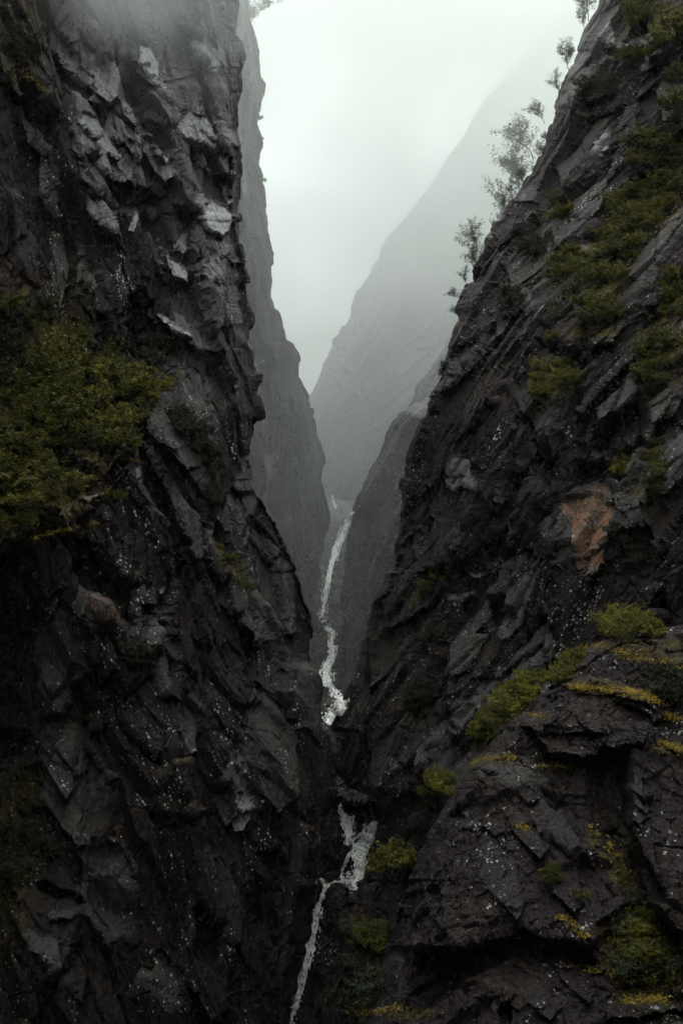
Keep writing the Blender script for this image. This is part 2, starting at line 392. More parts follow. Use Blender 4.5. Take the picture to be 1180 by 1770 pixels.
fA = [ # (polygon, depth offset, slope x, slope y, colour channel, softness)
    # lower spur standing in front of the dark buttress
    ([(-500, 940), (120, 940), (240, 720), (290, 712), (345, 830), (372, 945), (425, 1010), (462, 1040), (486, 1075), (492, 1115), (522, 1150), (620, 1170), (640, 2100), (-500, 2100)], -9, 0, 0, None, 5),
    # dark buttress
    ([(440, 850), (500, 940), (560, 1090), (540, 1150), (480, 1130), (420, 1000), (400, 850)], 5, 0, 0, None, 8),
    # vegetated ledge: leans back to the top
    ([(-420, 700), (0, 650), (120, 600), (250, 640), (262, 700), (235, 770), (180, 830), (160, 890), (60, 935), (-420, 990)], -5, 0, -7.0, 2, 10, .8),
    # hollow under the ledge
    ([(95, 945), (150, 930), (200, 990), (235, 1015), (225, 1085), (205, 1080), (180, 1040), (110, 1000)], 8, 0, 0, None, 5),
    ([(250, 770), (285, 850), (300, 900), (330, 940), (310, 950), (270, 890), (245, 830)], 6, 0, 0, None, 4),
    ([(205, 1010), (235, 1015), (240, 1090), (215, 1100)], 6, 0, 0, None, 4),
    ([(290, 870), (330, 960), (330, 1010), (300, 1000), (285, 930)], 5, 0, 0, None, 4),
    ([(290, 1310), (330, 1310), (330, 1400), (300, 1420)], 6, 0, 0, None, 4),
    ([(355, 1360), (405, 1350), (400, 1470), (365, 1470)], 5, 0, 0, None, 5),
    ([(450, 1480), (480, 1460), (500, 1500), (470, 1560)], 5, 0, 0, None, 5),
    ([(440, 1510), (480, 1540), (470, 1640), (440, 1600)], 5, 0, 0, None, 6),
    ([(340, 1570), (390, 1590), (370, 1680), (340, 1650)], 4, 0, 0, None, 6),
    ([(75, 1520), (140, 1550), (150, 1575), (90, 1550)], 4, 0, 0, None, 3),
    ([(0, 1260), (50, 1265), (50, 1300), (0, 1310)], 4, 0, 0, None, 3),
    # recess band in the upper wall
    ([(190, 310), (240, 320), (290, 350), (345, 360), (330, 430), (280, 420), (235, 360), (195, 350)], 4.5, 0, 0, None, 4),
    ([(325, 240), (400, 270), (400, 345), (345, 345), (325, 300)], 4, 0, 0, None, 4),
    ([(200, 520), (250, 500), (275, 560), (250, 640), (215, 620)], 3.5, 0, 0, None, 5),
    # pale slabs of the upper wall
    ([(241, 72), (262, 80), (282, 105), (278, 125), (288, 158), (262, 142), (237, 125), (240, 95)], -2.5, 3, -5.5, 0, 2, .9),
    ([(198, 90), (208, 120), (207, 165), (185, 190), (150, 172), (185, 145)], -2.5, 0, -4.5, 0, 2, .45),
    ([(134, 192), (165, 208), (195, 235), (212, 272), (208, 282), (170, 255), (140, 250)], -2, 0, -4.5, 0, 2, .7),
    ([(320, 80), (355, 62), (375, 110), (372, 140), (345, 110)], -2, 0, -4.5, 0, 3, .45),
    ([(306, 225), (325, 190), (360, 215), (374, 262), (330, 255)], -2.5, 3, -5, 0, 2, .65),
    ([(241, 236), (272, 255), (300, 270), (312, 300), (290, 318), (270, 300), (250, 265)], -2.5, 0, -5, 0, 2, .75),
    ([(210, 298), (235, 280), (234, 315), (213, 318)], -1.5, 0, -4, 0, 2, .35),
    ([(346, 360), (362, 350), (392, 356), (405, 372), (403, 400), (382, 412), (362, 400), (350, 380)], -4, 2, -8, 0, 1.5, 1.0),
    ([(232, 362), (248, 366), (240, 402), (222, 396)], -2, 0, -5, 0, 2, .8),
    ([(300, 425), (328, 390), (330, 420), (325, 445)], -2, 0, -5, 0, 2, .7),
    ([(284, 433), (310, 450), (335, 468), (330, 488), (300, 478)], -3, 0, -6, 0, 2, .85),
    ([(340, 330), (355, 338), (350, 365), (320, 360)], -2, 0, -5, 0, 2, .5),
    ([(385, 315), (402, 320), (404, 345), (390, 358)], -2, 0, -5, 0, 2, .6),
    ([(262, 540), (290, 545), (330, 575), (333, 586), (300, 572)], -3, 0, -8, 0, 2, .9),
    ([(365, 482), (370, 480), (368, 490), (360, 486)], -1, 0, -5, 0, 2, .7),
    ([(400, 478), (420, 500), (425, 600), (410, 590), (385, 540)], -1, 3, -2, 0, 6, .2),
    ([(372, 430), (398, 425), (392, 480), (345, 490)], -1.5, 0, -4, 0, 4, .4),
    # buff scar and small slabs of the lower wall
    ([(155, 1030), (172, 1035), (200, 1055), (202, 1075), (170, 1085), (160, 1065)], -2, 0, -3, 1, 2, .3),
    ([(408, 1372), (432, 1368), (446, 1395), (430, 1440), (410, 1440), (404, 1420)], -3, 2, -5, 0, 3, .36),
    ([(415, 1310), (428, 1320), (428, 1370), (410, 1370)], -2, 0, -4, 0, 3, .22),
    ([(242, 1058), (290, 1050), (285, 1110), (240, 1120)], -3, 2, -4, 0, 3, .12),
    ([(304, 1200), (345, 1215), (345, 1300), (310, 1310), (300, 1250)], -3, 3, -3, 0, 3, .10),
    ([(274, 1018), (284, 1015), (284, 1030), (276, 1032)], -1, 0, -3, 0, 1.5, .7),
    ([(140, 855), (170, 842), (178, 862), (150, 868)], -3, 0, -12, 0, 2, .6),
    ([(235, 715), (262, 722), (262, 732), (240, 728)], -3, 0, -12, 0, 2, .4),
    ([(235, 810), (255, 800), (252, 835), (238, 835)], -2, 0, -8, 0, 2, .3),
    ([(290, 750), (320, 765), (310, 780), (290, 765)], -2, 0, -6, 0, 2, .35),
    ([(80, 1570), (140, 1570), (130, 1590), (85, 1590)], -2, 0, -6, 0, 2, .12),
    ([(100, -60), (230, 60), (420, -60), (415, 200), (405, 560), (330, 600), (250, 420), (190, 330), (120, 260)], 0, 0, 0, 0, 40, .16),  # ambient brightness of the whole upper wall put into its rock colour
    # mossy rims
    ([(40, 900), (140, 900), (150, 930), (50, 945)], -1, 0, 0, 2, 4, 1), ([(130, 820), (180, 825), (175, 850), (150, 850)], 0, 0, 0, 2, 4, 1),
    ([(370, 940), (390, 960), (440, 1020), (430, 1040), (380, 990)], 0, 0, 0, 2, 4, .8),
    ([(0, 1700), (0, 1350), (80, 1330), (90, 1420), (60, 1600)], 0, 0, 0, 2, 20, .5), ([(120, 1240), (160, 1230), (130, 1290)], 0, 0, 0, 2, 6, .7),
    ([(0, 0), (60, 0), (60, 120), (0, 160)], 0, 0, 0, 2, 15, .6), ([(0, 480), (160, 470), (150, 640), (0, 640)], 0, 0, 0, 2, 25, .6),
]
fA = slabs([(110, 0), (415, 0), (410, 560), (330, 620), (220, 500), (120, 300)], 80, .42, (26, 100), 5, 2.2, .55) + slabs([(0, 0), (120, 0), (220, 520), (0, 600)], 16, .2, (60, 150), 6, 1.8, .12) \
   + slabs([(260, 700), (430, 620), (520, 1080), (560, 1300), (540, 1500), (300, 1770), (0, 1770), (0, 960), (200, 900)], 42, .12, (90, 260), 7, 1.6, .14) + fA
A = cliff('cliff_left', silA, -1, depA, 1150, (-1000, 2100), rockL, (.26, -1), OCT, fA, sfine=600,
          label='tall dark wet rock wall filling the left side of the gorge with pale broken slabs near its top')
# right wall ---------------------------------------------------------
silC = [(1420, -1000), (1250, -400), (1060, -40), (1040, 0), (1012, 55), (990, 110), (972, 150), (964, 195), (946, 250), (930, 280), (906, 312), (886, 340), (868, 372),
        (852, 390), (838, 430), (820, 462), (800, 500), (789, 530), (786, 580), (775, 620), (759, 650), (742, 690), (722, 740), (706, 790),
        (704, 830), (700, 862), (694, 892), (686, 930), (674, 965), (662, 998), (646, 1034), (636, 1067), (637, 1081), (630, 1111), (617, 1160),
        (600, 1197), (589, 1230), (580, 1260), (578, 1330), (600, 1362), (645, 1374), (662, 1400), (657, 1435), (643, 1490), (624, 1540),
        (604, 1600), (582, 1700), (556, 1790), (500, 2000)]
depC = tps([(1040, 0, 262), (900, 310, 250), (787, 570, 236), (720, 740, 230), (640, 1060, 236), (580, 1260, 224), (650, 1420, 214), (560, 1770, 192),
            (1180, 0, 240), (1180, 400, 205), (1180, 900, 166), (1180, 1300, 150), (1100, 1770, 138), (950, 700, 198), (900, 1100, 190), (800, 1400, 182),
            (1600, 0, 180), (1600, 900, 125), (1600, 1770, 110), (1400, -900, 310), (1800, -900, 260)])
fC = [
    ([(1035, 730), (1060, 715), (1105, 680), (1115, 720), (1110, 770), (1070, 790), (1030, 785), (1022, 760)], 9, 0, 0, None, 5),
    ([(992, 805), (1060, 790), (1100, 780), (1075, 840), (1050, 850), (985, 852)], 7, 0, 0, None, 5),
    ([(1060, 780), (1110, 770), (1110, 860), (1080, 900), (1065, 850)], 6, 0, 0, None, 5),
    ([(978, 870), (1010, 862), (1054, 848), (1056, 890), (1050, 935), (1036, 985), (1010, 995), (1000, 950), (990, 905)], -1, 0, -1.5, 1, 4, 1.0),
    ([(998, 950), (1035, 955), (1030, 985), (1010, 995), (1000, 985)], -1, 0, -1.5, 1, 4, .35),
    ([(770, 835), (778, 800), (800, 795), (830, 830), (825, 845), (805, 840), (785, 852)], -3.5, 2, -6, 0, 2, .38),
    ([(922, 640), (945, 620), (946, 650), (925, 668)], -2, 0, -4, 0, 3, .15),
    ([(780, 1030), (810, 1020), (815, 1028), (790, 1040)], -2, 0, -7, 0, 2, .4),
    ([(805, 985), (830, 990), (825, 1000), (808, 1000)], -2, 0, -7, 0, 2, .4),
    ([(928, 900), (990, 880), (995, 940), (970, 940), (945, 935)], -2.5, 2, -4, 0, 3, .12),
    ([(1040, 60), (1060, 30), (1062, 70), (1045, 90)], -1.5, 0, -4, 0, 3, .5), ([(1050, 80), (1180, 20), (1180, 50), (1120, 75)], -3, 0, -6, 0, 6, .35),
    ([(1020, 240), (1056, 230), (1050, 265), (1025, 270)], -2, 0, -5, 0, 3, .45), ([(1005, 430), (1030, 420), (1030, 450), (1000, 455)], -2, 0, -5, 0, 3, .4),
    ([(1005, 990), (1018, 988), (1016, 1005), (1006, 1004)], -1, 0, -4, 0, 1.5, .95),
    ([(870, 500), (900, 470), (905, 500), (880, 530)], -1.5, 0, -3, 0, 4, .22), ([(860, 330), (925, 320), (920, 345), (870, 350)], -1.5, 0, -3, 0, 4, .15),
    ([(960, 180), (985, 130), (1010, 80), (1020, 100), (985, 180)], 0, 0, 0, 0, 6, .22),
    ([(1050, 90), (1100, 110), (1095, 160), (1075, 170), (1060, 130)], 3.5, 0, 0, None, 5),
    ([(1080, 95), (1100, 85), (1110, 105), (1085, 110)], 5, 0, 0, None, 3),
    # green gully and mossy strips
    ([(1010, 420), (1080, 330), (1180, 230), (1180, 360), (1120, 410), (1080, 500), (1060, 580), (1000, 600), (1010, 500)], 3, 0, -3, 2, 14, 1.0),
    ([(940, 640), (990, 630), (980, 690), (930, 720), (915, 700)], 1, 0, -3, 2, 8, .9), ([(1080, 0), (1180, 30), (1130, 100), (1090, 80), (1070, 60)], 0, 0, 0, 2, 10, .7),
    ([(1110, 560), (1180, 480), (1180, 640), (1120, 700), (1100, 640)], 1, 0, -2, 2, 10, .8), ([(1060, 800), (1100, 800), (1140, 860), (1130, 900), (1080, 850)], 0, 0, 0, 2, 8, .7),
    ([(700, 1040), (760, 990), (755, 1010), (715, 1050)], 0, 0, 0, 2, 6, .7), ([(700, 1200), (750, 1190), (740, 1250), (705, 1260)], 0, 0, 0, 2, 8, .7),
    ([(730, 1100), (770, 1080), (760, 1130)], 0, 0, 0, 2, 8, .5),
    # dark hollows
    ([(930, 770), (990, 770), (950, 850), (925, 850)], 3.5, 0, 0, None, 6), ([(870, 830), (920, 800), (900, 880), (860, 900)], 4, 0, 0, None, 6),
    ([(690, 950), (740, 900), (730, 970), (670, 1020)], 4, 0, 0, None, 8), ([(1120, 1050), (1150, 1010), (1160, 1060)], 4, 0, 0, None, 4),
]
fC = slabs([(1030, 0), (1180, 0), (1180, 1060), (950, 1160), (760, 1380), (640, 1380), (600, 1250), (700, 900), (800, 520), (900, 320)], 75, -.55, (80, 250), 8, 1.5, .16) + fC
C = cliff('cliff_right', silC, 1, depC, 1250, (-1000, 2100), rockR, (-.52, -.85), OCT, fC, sfine=640,
          label='steep dark slanting rock wall on the right side of the gorge with green gullies and a rusty scar')
# near outcrop, lower right -------------------------------------------
silH = [(1420, 1035), (1250, 1065), (1180, 1082), (1110, 1092), (1045, 1106), (1000, 1130), (962, 1160), (922, 1200), (884, 1240), (832, 1300), (792, 1350), (762, 1400),
        (734, 1450), (716, 1500), (694, 1560), (682, 1600), (668, 1650), (645, 1710), (610, 1790), (540, 2000)]
depH = tps([(1060, 1110, 136), (922, 1200, 136), (832, 1300, 134), (716, 1500, 132), (682, 1600, 130), (610, 1790, 126), (900, 1400, 124), (800, 1600, 120),
            (1000, 1600, 112), (1180, 1400, 120), (1180, 1600, 108), (1180, 1770, 98), (900, 1770, 106), (1180, 1120, 134), (1500, 1100, 125), (1600, 1770, 80),
            (1500, 2100, 70), (800, 2100, 95)])
fH = [
    # upper knob, in front of which the main slab falls away
    ([(905, 1250), (950, 1195), (1000, 1175), (1080, 1190), (1135, 1215), (1140, 1240), (1100, 1285), (1040, 1300), (1000, 1310), (940, 1300)], -3.5, 0, -2, None, 5),
    ([(1060, 1215), (1100, 1225), (1138, 1255), (1080, 1250)], 1.5, 0, 0, None, 3),
    ([(930, 1270), (1060, 1265), (1050, 1300), (960, 1300)], 1.3, 0, 0, None, 4),
    # gully right of the main slab
    ([(1015, 1320), (1040, 1310), (1075, 1300), (1090, 1440), (1120, 1500), (1150, 1560), (1090, 1540), (1030, 1430), (1015, 1380)], 4, 0, 0, None, 8),
    ([(1018, 1330), (1030, 1330), (1032, 1425), (1022, 1425)], 0, 0, 0, 1, 3, .28),
    # right slab
    ([(1090, 1290), (1130, 1255), (1300, 1330), (1300, 1560), (1200, 1640), (1120, 1560), (1085, 1450)], -4, 3, -1, None, 6),
    # main slab ridge
    ([(800, 1320), (860, 1310), (945, 1330), (1000, 1420), (1100, 1560), (1020, 1640), (900, 1610), (800, 1640), (700, 1640), (735, 1520)], -2.5, 1, -1.6, None, 8),
    ([(800, 1312), (880, 1306), (950, 1340), (930, 1370), (860, 1350)], 0, 0, 0, 0, 10, .10),
    ([(835, 1335), (862, 1345), (850, 1360)], 2.5, 0, 0, None, 3), ([(780, 1410), (830, 1370), (835, 1400), (810, 1420)], 3, 0, 0, None, 4),
    # hollow beneath main slab
    ([(700, 1545), (750, 1530), (765, 1560), (735, 1590), (700, 1660), (672, 1650), (680, 1600)], 2.5, 0, 0, None, 6),
    ([(850, 1630), (880, 1618), (930, 1620), (1010, 1640), (1030, 1665), (960, 1665), (880, 1650), (800, 1700), (740, 1740), (700, 1720), (780, 1680)], 1.4, 0, 0, None, 3),
    # buff rib
    ([(712, 1620), (722, 1610), (712, 1680), (700, 1700)], -1, 0, 0, 1, 2, .35),
    # lowest slab
    ([(760, 1740), (870, 1665), (1000, 1675), (1180, 1700), (1400, 1760), (1400, 2100), (600, 2100), (680, 1790)], -3.5, 1, -3, None, 5),
    ([(860, 1735), (880, 1725), (872, 1790), (862, 1790)], 2, 0, 0, None, 2), ([(1020, 1770), (1180, 1745), (1180, 1765), (1050, 1790)], 2, 0, 0, None, 3),
    # golden moss rims
    ([(985, 1180), (1010, 1178), (1060, 1185), (1110, 1190), (1138, 1210), (1120, 1218), (1060, 1205), (1000, 1200)], -.6, 0, -3, 2, 3, 1.0),
    ([(920, 1234), (945, 1234), (945, 1240), (920, 1240)], 0, 0, -3, 2, 3, 1.0), ([(1010, 1110), (1180, 1100), (1180, 1160), (1100, 1140), (1020, 1130)], 0, 0, 0, 2, 6, .7),
    ([(1110, 1290), (1150, 1278), (1180, 1295), (1180, 1310)], 0, 0, -3, 2, 4, 1.0), ([(800, 1325), (850, 1308), (900, 1312), (880, 1320), (810, 1332)], 0, 0, -3, 2, 4, .8),
    ([(965, 1580), (985, 1578), (1015, 1620), (1000, 1620)], 0, 0, 0, 2, 4, 1.0), ([(940, 1325), (990, 1320), (1000, 1330), (950, 1335)], 0, 0, 0, 2, 4, .9),
    ([(1030, 1600), (1090, 1560), (1180, 1640), (1180, 1740), (1070, 1730), (1050, 1670)], 1.5, 0, 0, 2, 10, .8), ([(1070, 1722), (1160, 1722), (1155, 1735), (1075, 1735)], -.5, 0, -4, 2, 4, 1.0),
    ([(1010, 1440), (1100, 1520), (1110, 1560), (1090, 1545), (1020, 1470)], 0, 0, 0, 2, 5, .8), ([(890, 1420), (915, 1425), (910, 1440), (895, 1435)], 0, 0, 0, 2, 3, .9),
    ([(620, 1750), (700, 1735), (760, 1750), (740, 1770)], 0, 0, 0, 2, 4, .7),
]
OCTH = [(8, 8, 14, 1.3, 1.3), (3.2, 3.6, 6, .55, 1.4), (1.3, 1.5, 2.6, .32, 1.6), (.5, .6, 1., .13, 1.6)]
fH = slabs([(1050, 1120), (1180, 1100), (1180, 1770), (660, 1770), (740, 1480), (860, 1300)], 24, .5, (70, 180), 9, .7, .05) + fH
H = cliff('rock_outcrop', silH, 1, depH, 1100, (1045, 2100), rockO, (.45, -1), OCTH, fH, sfine=560, crest=True, roundr=34,
          label='near rounded rock outcrop at the lower right, purple grey slabs with golden moss rims')
# second wall on the left, in the mist --------------------------------
silB = [(360, -900), (425, -200), (429, 0), (431, 40), (440, 58), (448, 88), (447, 130), (454, 146), (446, 185), (443, 212), (451, 250), (443, 285), (456, 332), (458, 360), (463, 400),
        (470, 450), (467, 512), (479, 545), (490, 590), (508, 594), (517, 622), (512, 652), (532, 682), (536, 712), (545, 760), (555, 800), (552, 830), (563, 862), (564, 900), (554, 960), (545, 1010), (540, 1060), (545, 1100), (560, 1300)]
depB = tps([(440, 0, 400), (450, 400, 392), (515, 620, 400), (550, 800, 410), (575, 900, 418), (575, 1200, 360), (300, 0, 350), (300, 600, 345), (300, 1200, 330), (400, -900, 460)])
fB = [([(200, 500), (426, 520), (440, 600), (452, 680), (455, 740), (456, 860), (470, 1000), (200, 1100)], -22, 0, 0, None, 5),
      ([(200, -200), (424, -100), (418, 100), (420, 250), (428, 330), (432, 480), (200, 520)], -16, 0, 0, None, 5),
      ([(455, 790), (475, 780), (470, 820), (460, 840)], -2, 0, -4, 0, 4, .3), ([(418, 316), (430, 316), (428, 335), (420, 335)], -2, 0, -4, 0, 2, .5)]
OCTB = [(14, 15, 40, 6.0, 1.5), (6, 6, 16, 2.6, 1.7), (2.4, 2.6, 6, .9, 1.8)]
B = cliff('cliff_left_far', silB, -1, depB, 420, (-900, 1300), rockL, (.15, -1), OCTB, fB, fine=2.2, sfine=220, back=160, edge_keep=.4,
          label='misty second rock buttress behind the left wall')
# middle cliffs on the right -------------------------------------------
silD = [(760, 676), (742, 686), (712, 700), (684, 718), (672, 740), (664, 765), (640, 815), (625, 850), (608, 880), (600, 935), (594, 990), (590, 1040), (590, 1100), (588, 1160), (585, 1220), (580, 1300)]
depD = tps([(742, 686, 350), (640, 815, 345), (590, 935, 352), (590, 1200, 320), (800, 900, 300), (760, 1200, 290), (850, 680, 320)])
Dc = cliff('cliff_right_middle', silD, 1, depD, 330, (678, 1300), rockR, (-.5, -.85), OCTB, [([(690, 700), (760, 680), (740, 740)], -2, 0, -5, 0, 4, .3)], fine=2.2, sfine=200, crest=True, back=160,
           label='dark rock spur half lost in the mist behind the right wall')
silE = [(960, 300), (830, 500), (792, 555), (766, 602), (742, 640), (720, 664), (712, 690), (702, 730), (690, 800), (680, 900)]
depE = tps([(792, 555, 500), (700, 730, 505), (900, 560, 470), (800, 900, 450)])
E = cliff('cliff_right_far', silE, 1, depE, 300, (300, 900), rockR, (-.5, -.85), OCTB, [([(755, 610), (785, 565), (785, 590), (765, 620)], -2, 0, -5, 0, 4, .5)], fine=3, sfine=150, crest=True, back=200,
          label='pale misty ledge of rock above the middle spur')
# far slope -------------------------------------------------------------
silF = [(1500, -500), (1150, -90), (1010, 0), (945, 58), (890, 120), (828, 200), (778, 280), (722, 360), (662, 432), (622, 510), (592, 572), (562, 622), (542, 668), (530, 700), (522, 760), (515, 1000)]
depF = tps([(1040, 0, 1060), (780, 285, 980), (620, 510, 920), (530, 700, 880), (515, 950, 840), (1200, 500, 800), (800, 900, 740), (1400, 0, 900)])
OCTF = [(50, 55, 160, 14, 1.2), (20, 22, 75, 7, 1.4), (8, 9, 30, 3, 1.5)]
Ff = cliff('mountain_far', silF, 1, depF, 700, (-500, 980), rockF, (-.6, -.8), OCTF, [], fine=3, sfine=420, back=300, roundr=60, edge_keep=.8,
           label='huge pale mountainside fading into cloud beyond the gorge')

# stream bed --------------------------------------------------------------
def bed():
    ys = np.arange(840, 1830, 2.2); xs = np.arange(440, 760, 2.2)
    PX, PY = np.meshgrid(xs, ys)
    kp = [(840, 1000), (866, 820), (885, 700), (900, 620), (1060, 425), (1085, 396), (1160, 352), (1200, 330), (1208, 316), (1255, 296), (1300, 284), (1385, 262), (1392, 240), (1420, 233), (1428, 229),
          (1515, 224), (1532, 214), (1545, 209), (1770, 196), (1830, 192)]
    D = np.interp(PY, [k[0] for k in kp], [k[1] for k in kp])
    cx = np.interp(PY, [840, 900, 960, 1060, 1120, 1200, 1250, 1400, 1530, 1560, 1770], [585, 605, 577, 556, 576, 570, 570, 600, 590, 562, 505])
    D = D - .004 * np.abs(PX - cx) ** 1.35 * D / 40
    P = np.stack([(PX - 590) / F * D, D, (885 - PY) / F * D], -1)
    Q = P.reshape(-1, 3)
    G = Q + np.stack([fbm(Q / 5, 3), fbm(Q / 5 + 9, 4), fbm(Q / 5 + 20, 5)], -1)
    d = 0
    for k, (s, a) in enumerate((((7, 7, 5), 2.0), ((3, 3, 2.4), 1.0), ((1.3, 1.3, 1.1), .45), ((.6, .6, .5), .15))):
        v, e = facets(G / np.array(s), 300 + k, 1.6); d = d + a * v - a * .2 * np.clip(1 - e / .1, 0, 1)
    V = -P / np.linalg.norm(P, axis=2, keepdims=True) * .5 + np.array([0, 0, .7])
    P = P + V * d.reshape(PX.shape)[..., None]
    o = grid_mesh('stream_bed', P, rockL, np.zeros(PX.shape + (4,)))
    tag(o, 'stepped dark rock bed of the stream at the bottom of the gorge', None, None, 'structure')
bed()

# unseen gorge walls added to block sky light, and the gorge floor ---------------------
def side_wall(name, x0, x1, side, label):  # unseen walls flanking the camera, added as occluders to keep the rock dark
    ys = np.arange(-260, 175, 5.); zs = np.arange(-100, 230, 5.)
    YY, ZZ = np.meshgrid(ys, zs)
    X = np.interp(YY, [-260, 0, 175], [x0, x0, x1]) + side * (ZZ - 0) * .16
    P = np.stack([X, YY, ZZ], -1); Q = P.reshape(-1, 3)
    v1, _ = facets(Q / np.array([18, 16, 34]), 501, 1.4); v2, _ = facets(Q / np.array([8, 8, 14]), 502, 1.4)
    P[..., 0] += side * (v1 * 9 + v2 * 4).reshape(X.shape)
    tag(grid_mesh(name, P, rockL, np.zeros(X.shape + (4,))), label, None, None, 'structure')
side_wall('sky_block_left', -62, -58, -1, 'unseen left gorge wall added beside the viewpoint to block sky light')
ys_ = np.arange(430, 1500, 12.); zs_ = np.arange(-110, 460, 12.); YY, ZZ = np.meshgrid(ys_, zs_)  # unseen wall hidden by the buttress, added to keep sky light off the mist
X_ = np.interp(YY, [430, 900, 1500], [-52, -78, -150]) - np.maximum(ZZ, 0) * .12
P_ = np.stack([X_, YY, ZZ], -1); v1, _ = facets(P_.reshape(-1, 3) / np.array([40, 45, 90]), 504, 1.4); P_[..., 0] -= (v1.reshape(YY.shape) + .5) * 20
tag(grid_mesh('sky_block_left_back', P_, rockL, np.zeros(YY.shape + (4,))), 'unseen left gorge wall added behind the buttress to block sky light', None, None, 'structure')
side_wall('sky_block_right', 66, 62, 1, 'unseen right gorge wall added beside the viewpoint to block sky light')
ys_ = np.arange(-130, 135, 5.); zs_ = np.arange(-100, 200, 5.)  # unseen wall added behind the camera to cut frontal sky light
YY, ZZ = np.meshgrid(ys_, zs_)
P_ = np.stack([YY * 1.3, -230 - YY * .3 - ZZ * .25, ZZ], -1); v1, _ = facets(P_.reshape(-1, 3) / np.array([18, 16, 34]), 503, 1.4)
P_[..., 1] += v1.reshape(YY.shape) * 10
tag(grid_mesh('sky_block_behind', P_, rockL, np.zeros(YY.shape + (4,))), 'unseen gorge wall added behind the viewpoint to block sky light', None, None, 'structure')
gx = np.linspace(-1500, 1500, 61); gy = np.linspace(-1200, 2200, 69)
GX, GY = np.meshgrid(gx, gy)
GZ = -104 + fbm(np.stack([GX.ravel() / 90, GY.ravel() / 90, GX.ravel() * 0], -1), 9, 4).reshape(GX.shape) * 6
tag(grid_mesh('ground', np.stack([GX, GY, GZ], -1), rockF, np.zeros(GX.shape + (4,))), 'dark rocky ground far below in the gorge', None, None, 'structure')

# ------------------------------------------------------------------ camera
cam = bpy.data.objects.new('camera', bpy.data.cameras.new('camera')); COL.objects.link(cam)
cam.data.sensor_fit = 'VERTICAL'; cam.data.sensor_height = 36; cam.data.lens = 50
cam.rotation_euler = (math.radians(90), 0, 0); cam.data.clip_end = 6000
sc.camera = cam
bpy.context.view_layer.update()
dg = bpy.context.evaluated_depsgraph_get()
def hit(px, py, step=(0, 0), tries=1, maxd=1e9):
    for i in range(tries):
        d = Vector(ray(px + step[0] * i, py + step[1] * i))
        ok, loc, nor, fi, ob, mt = sc.ray_cast(dg, Vector((0, 0, 0)), d.normalized())
        if ok and loc.y < maxd: return loc, nor
    return None, None

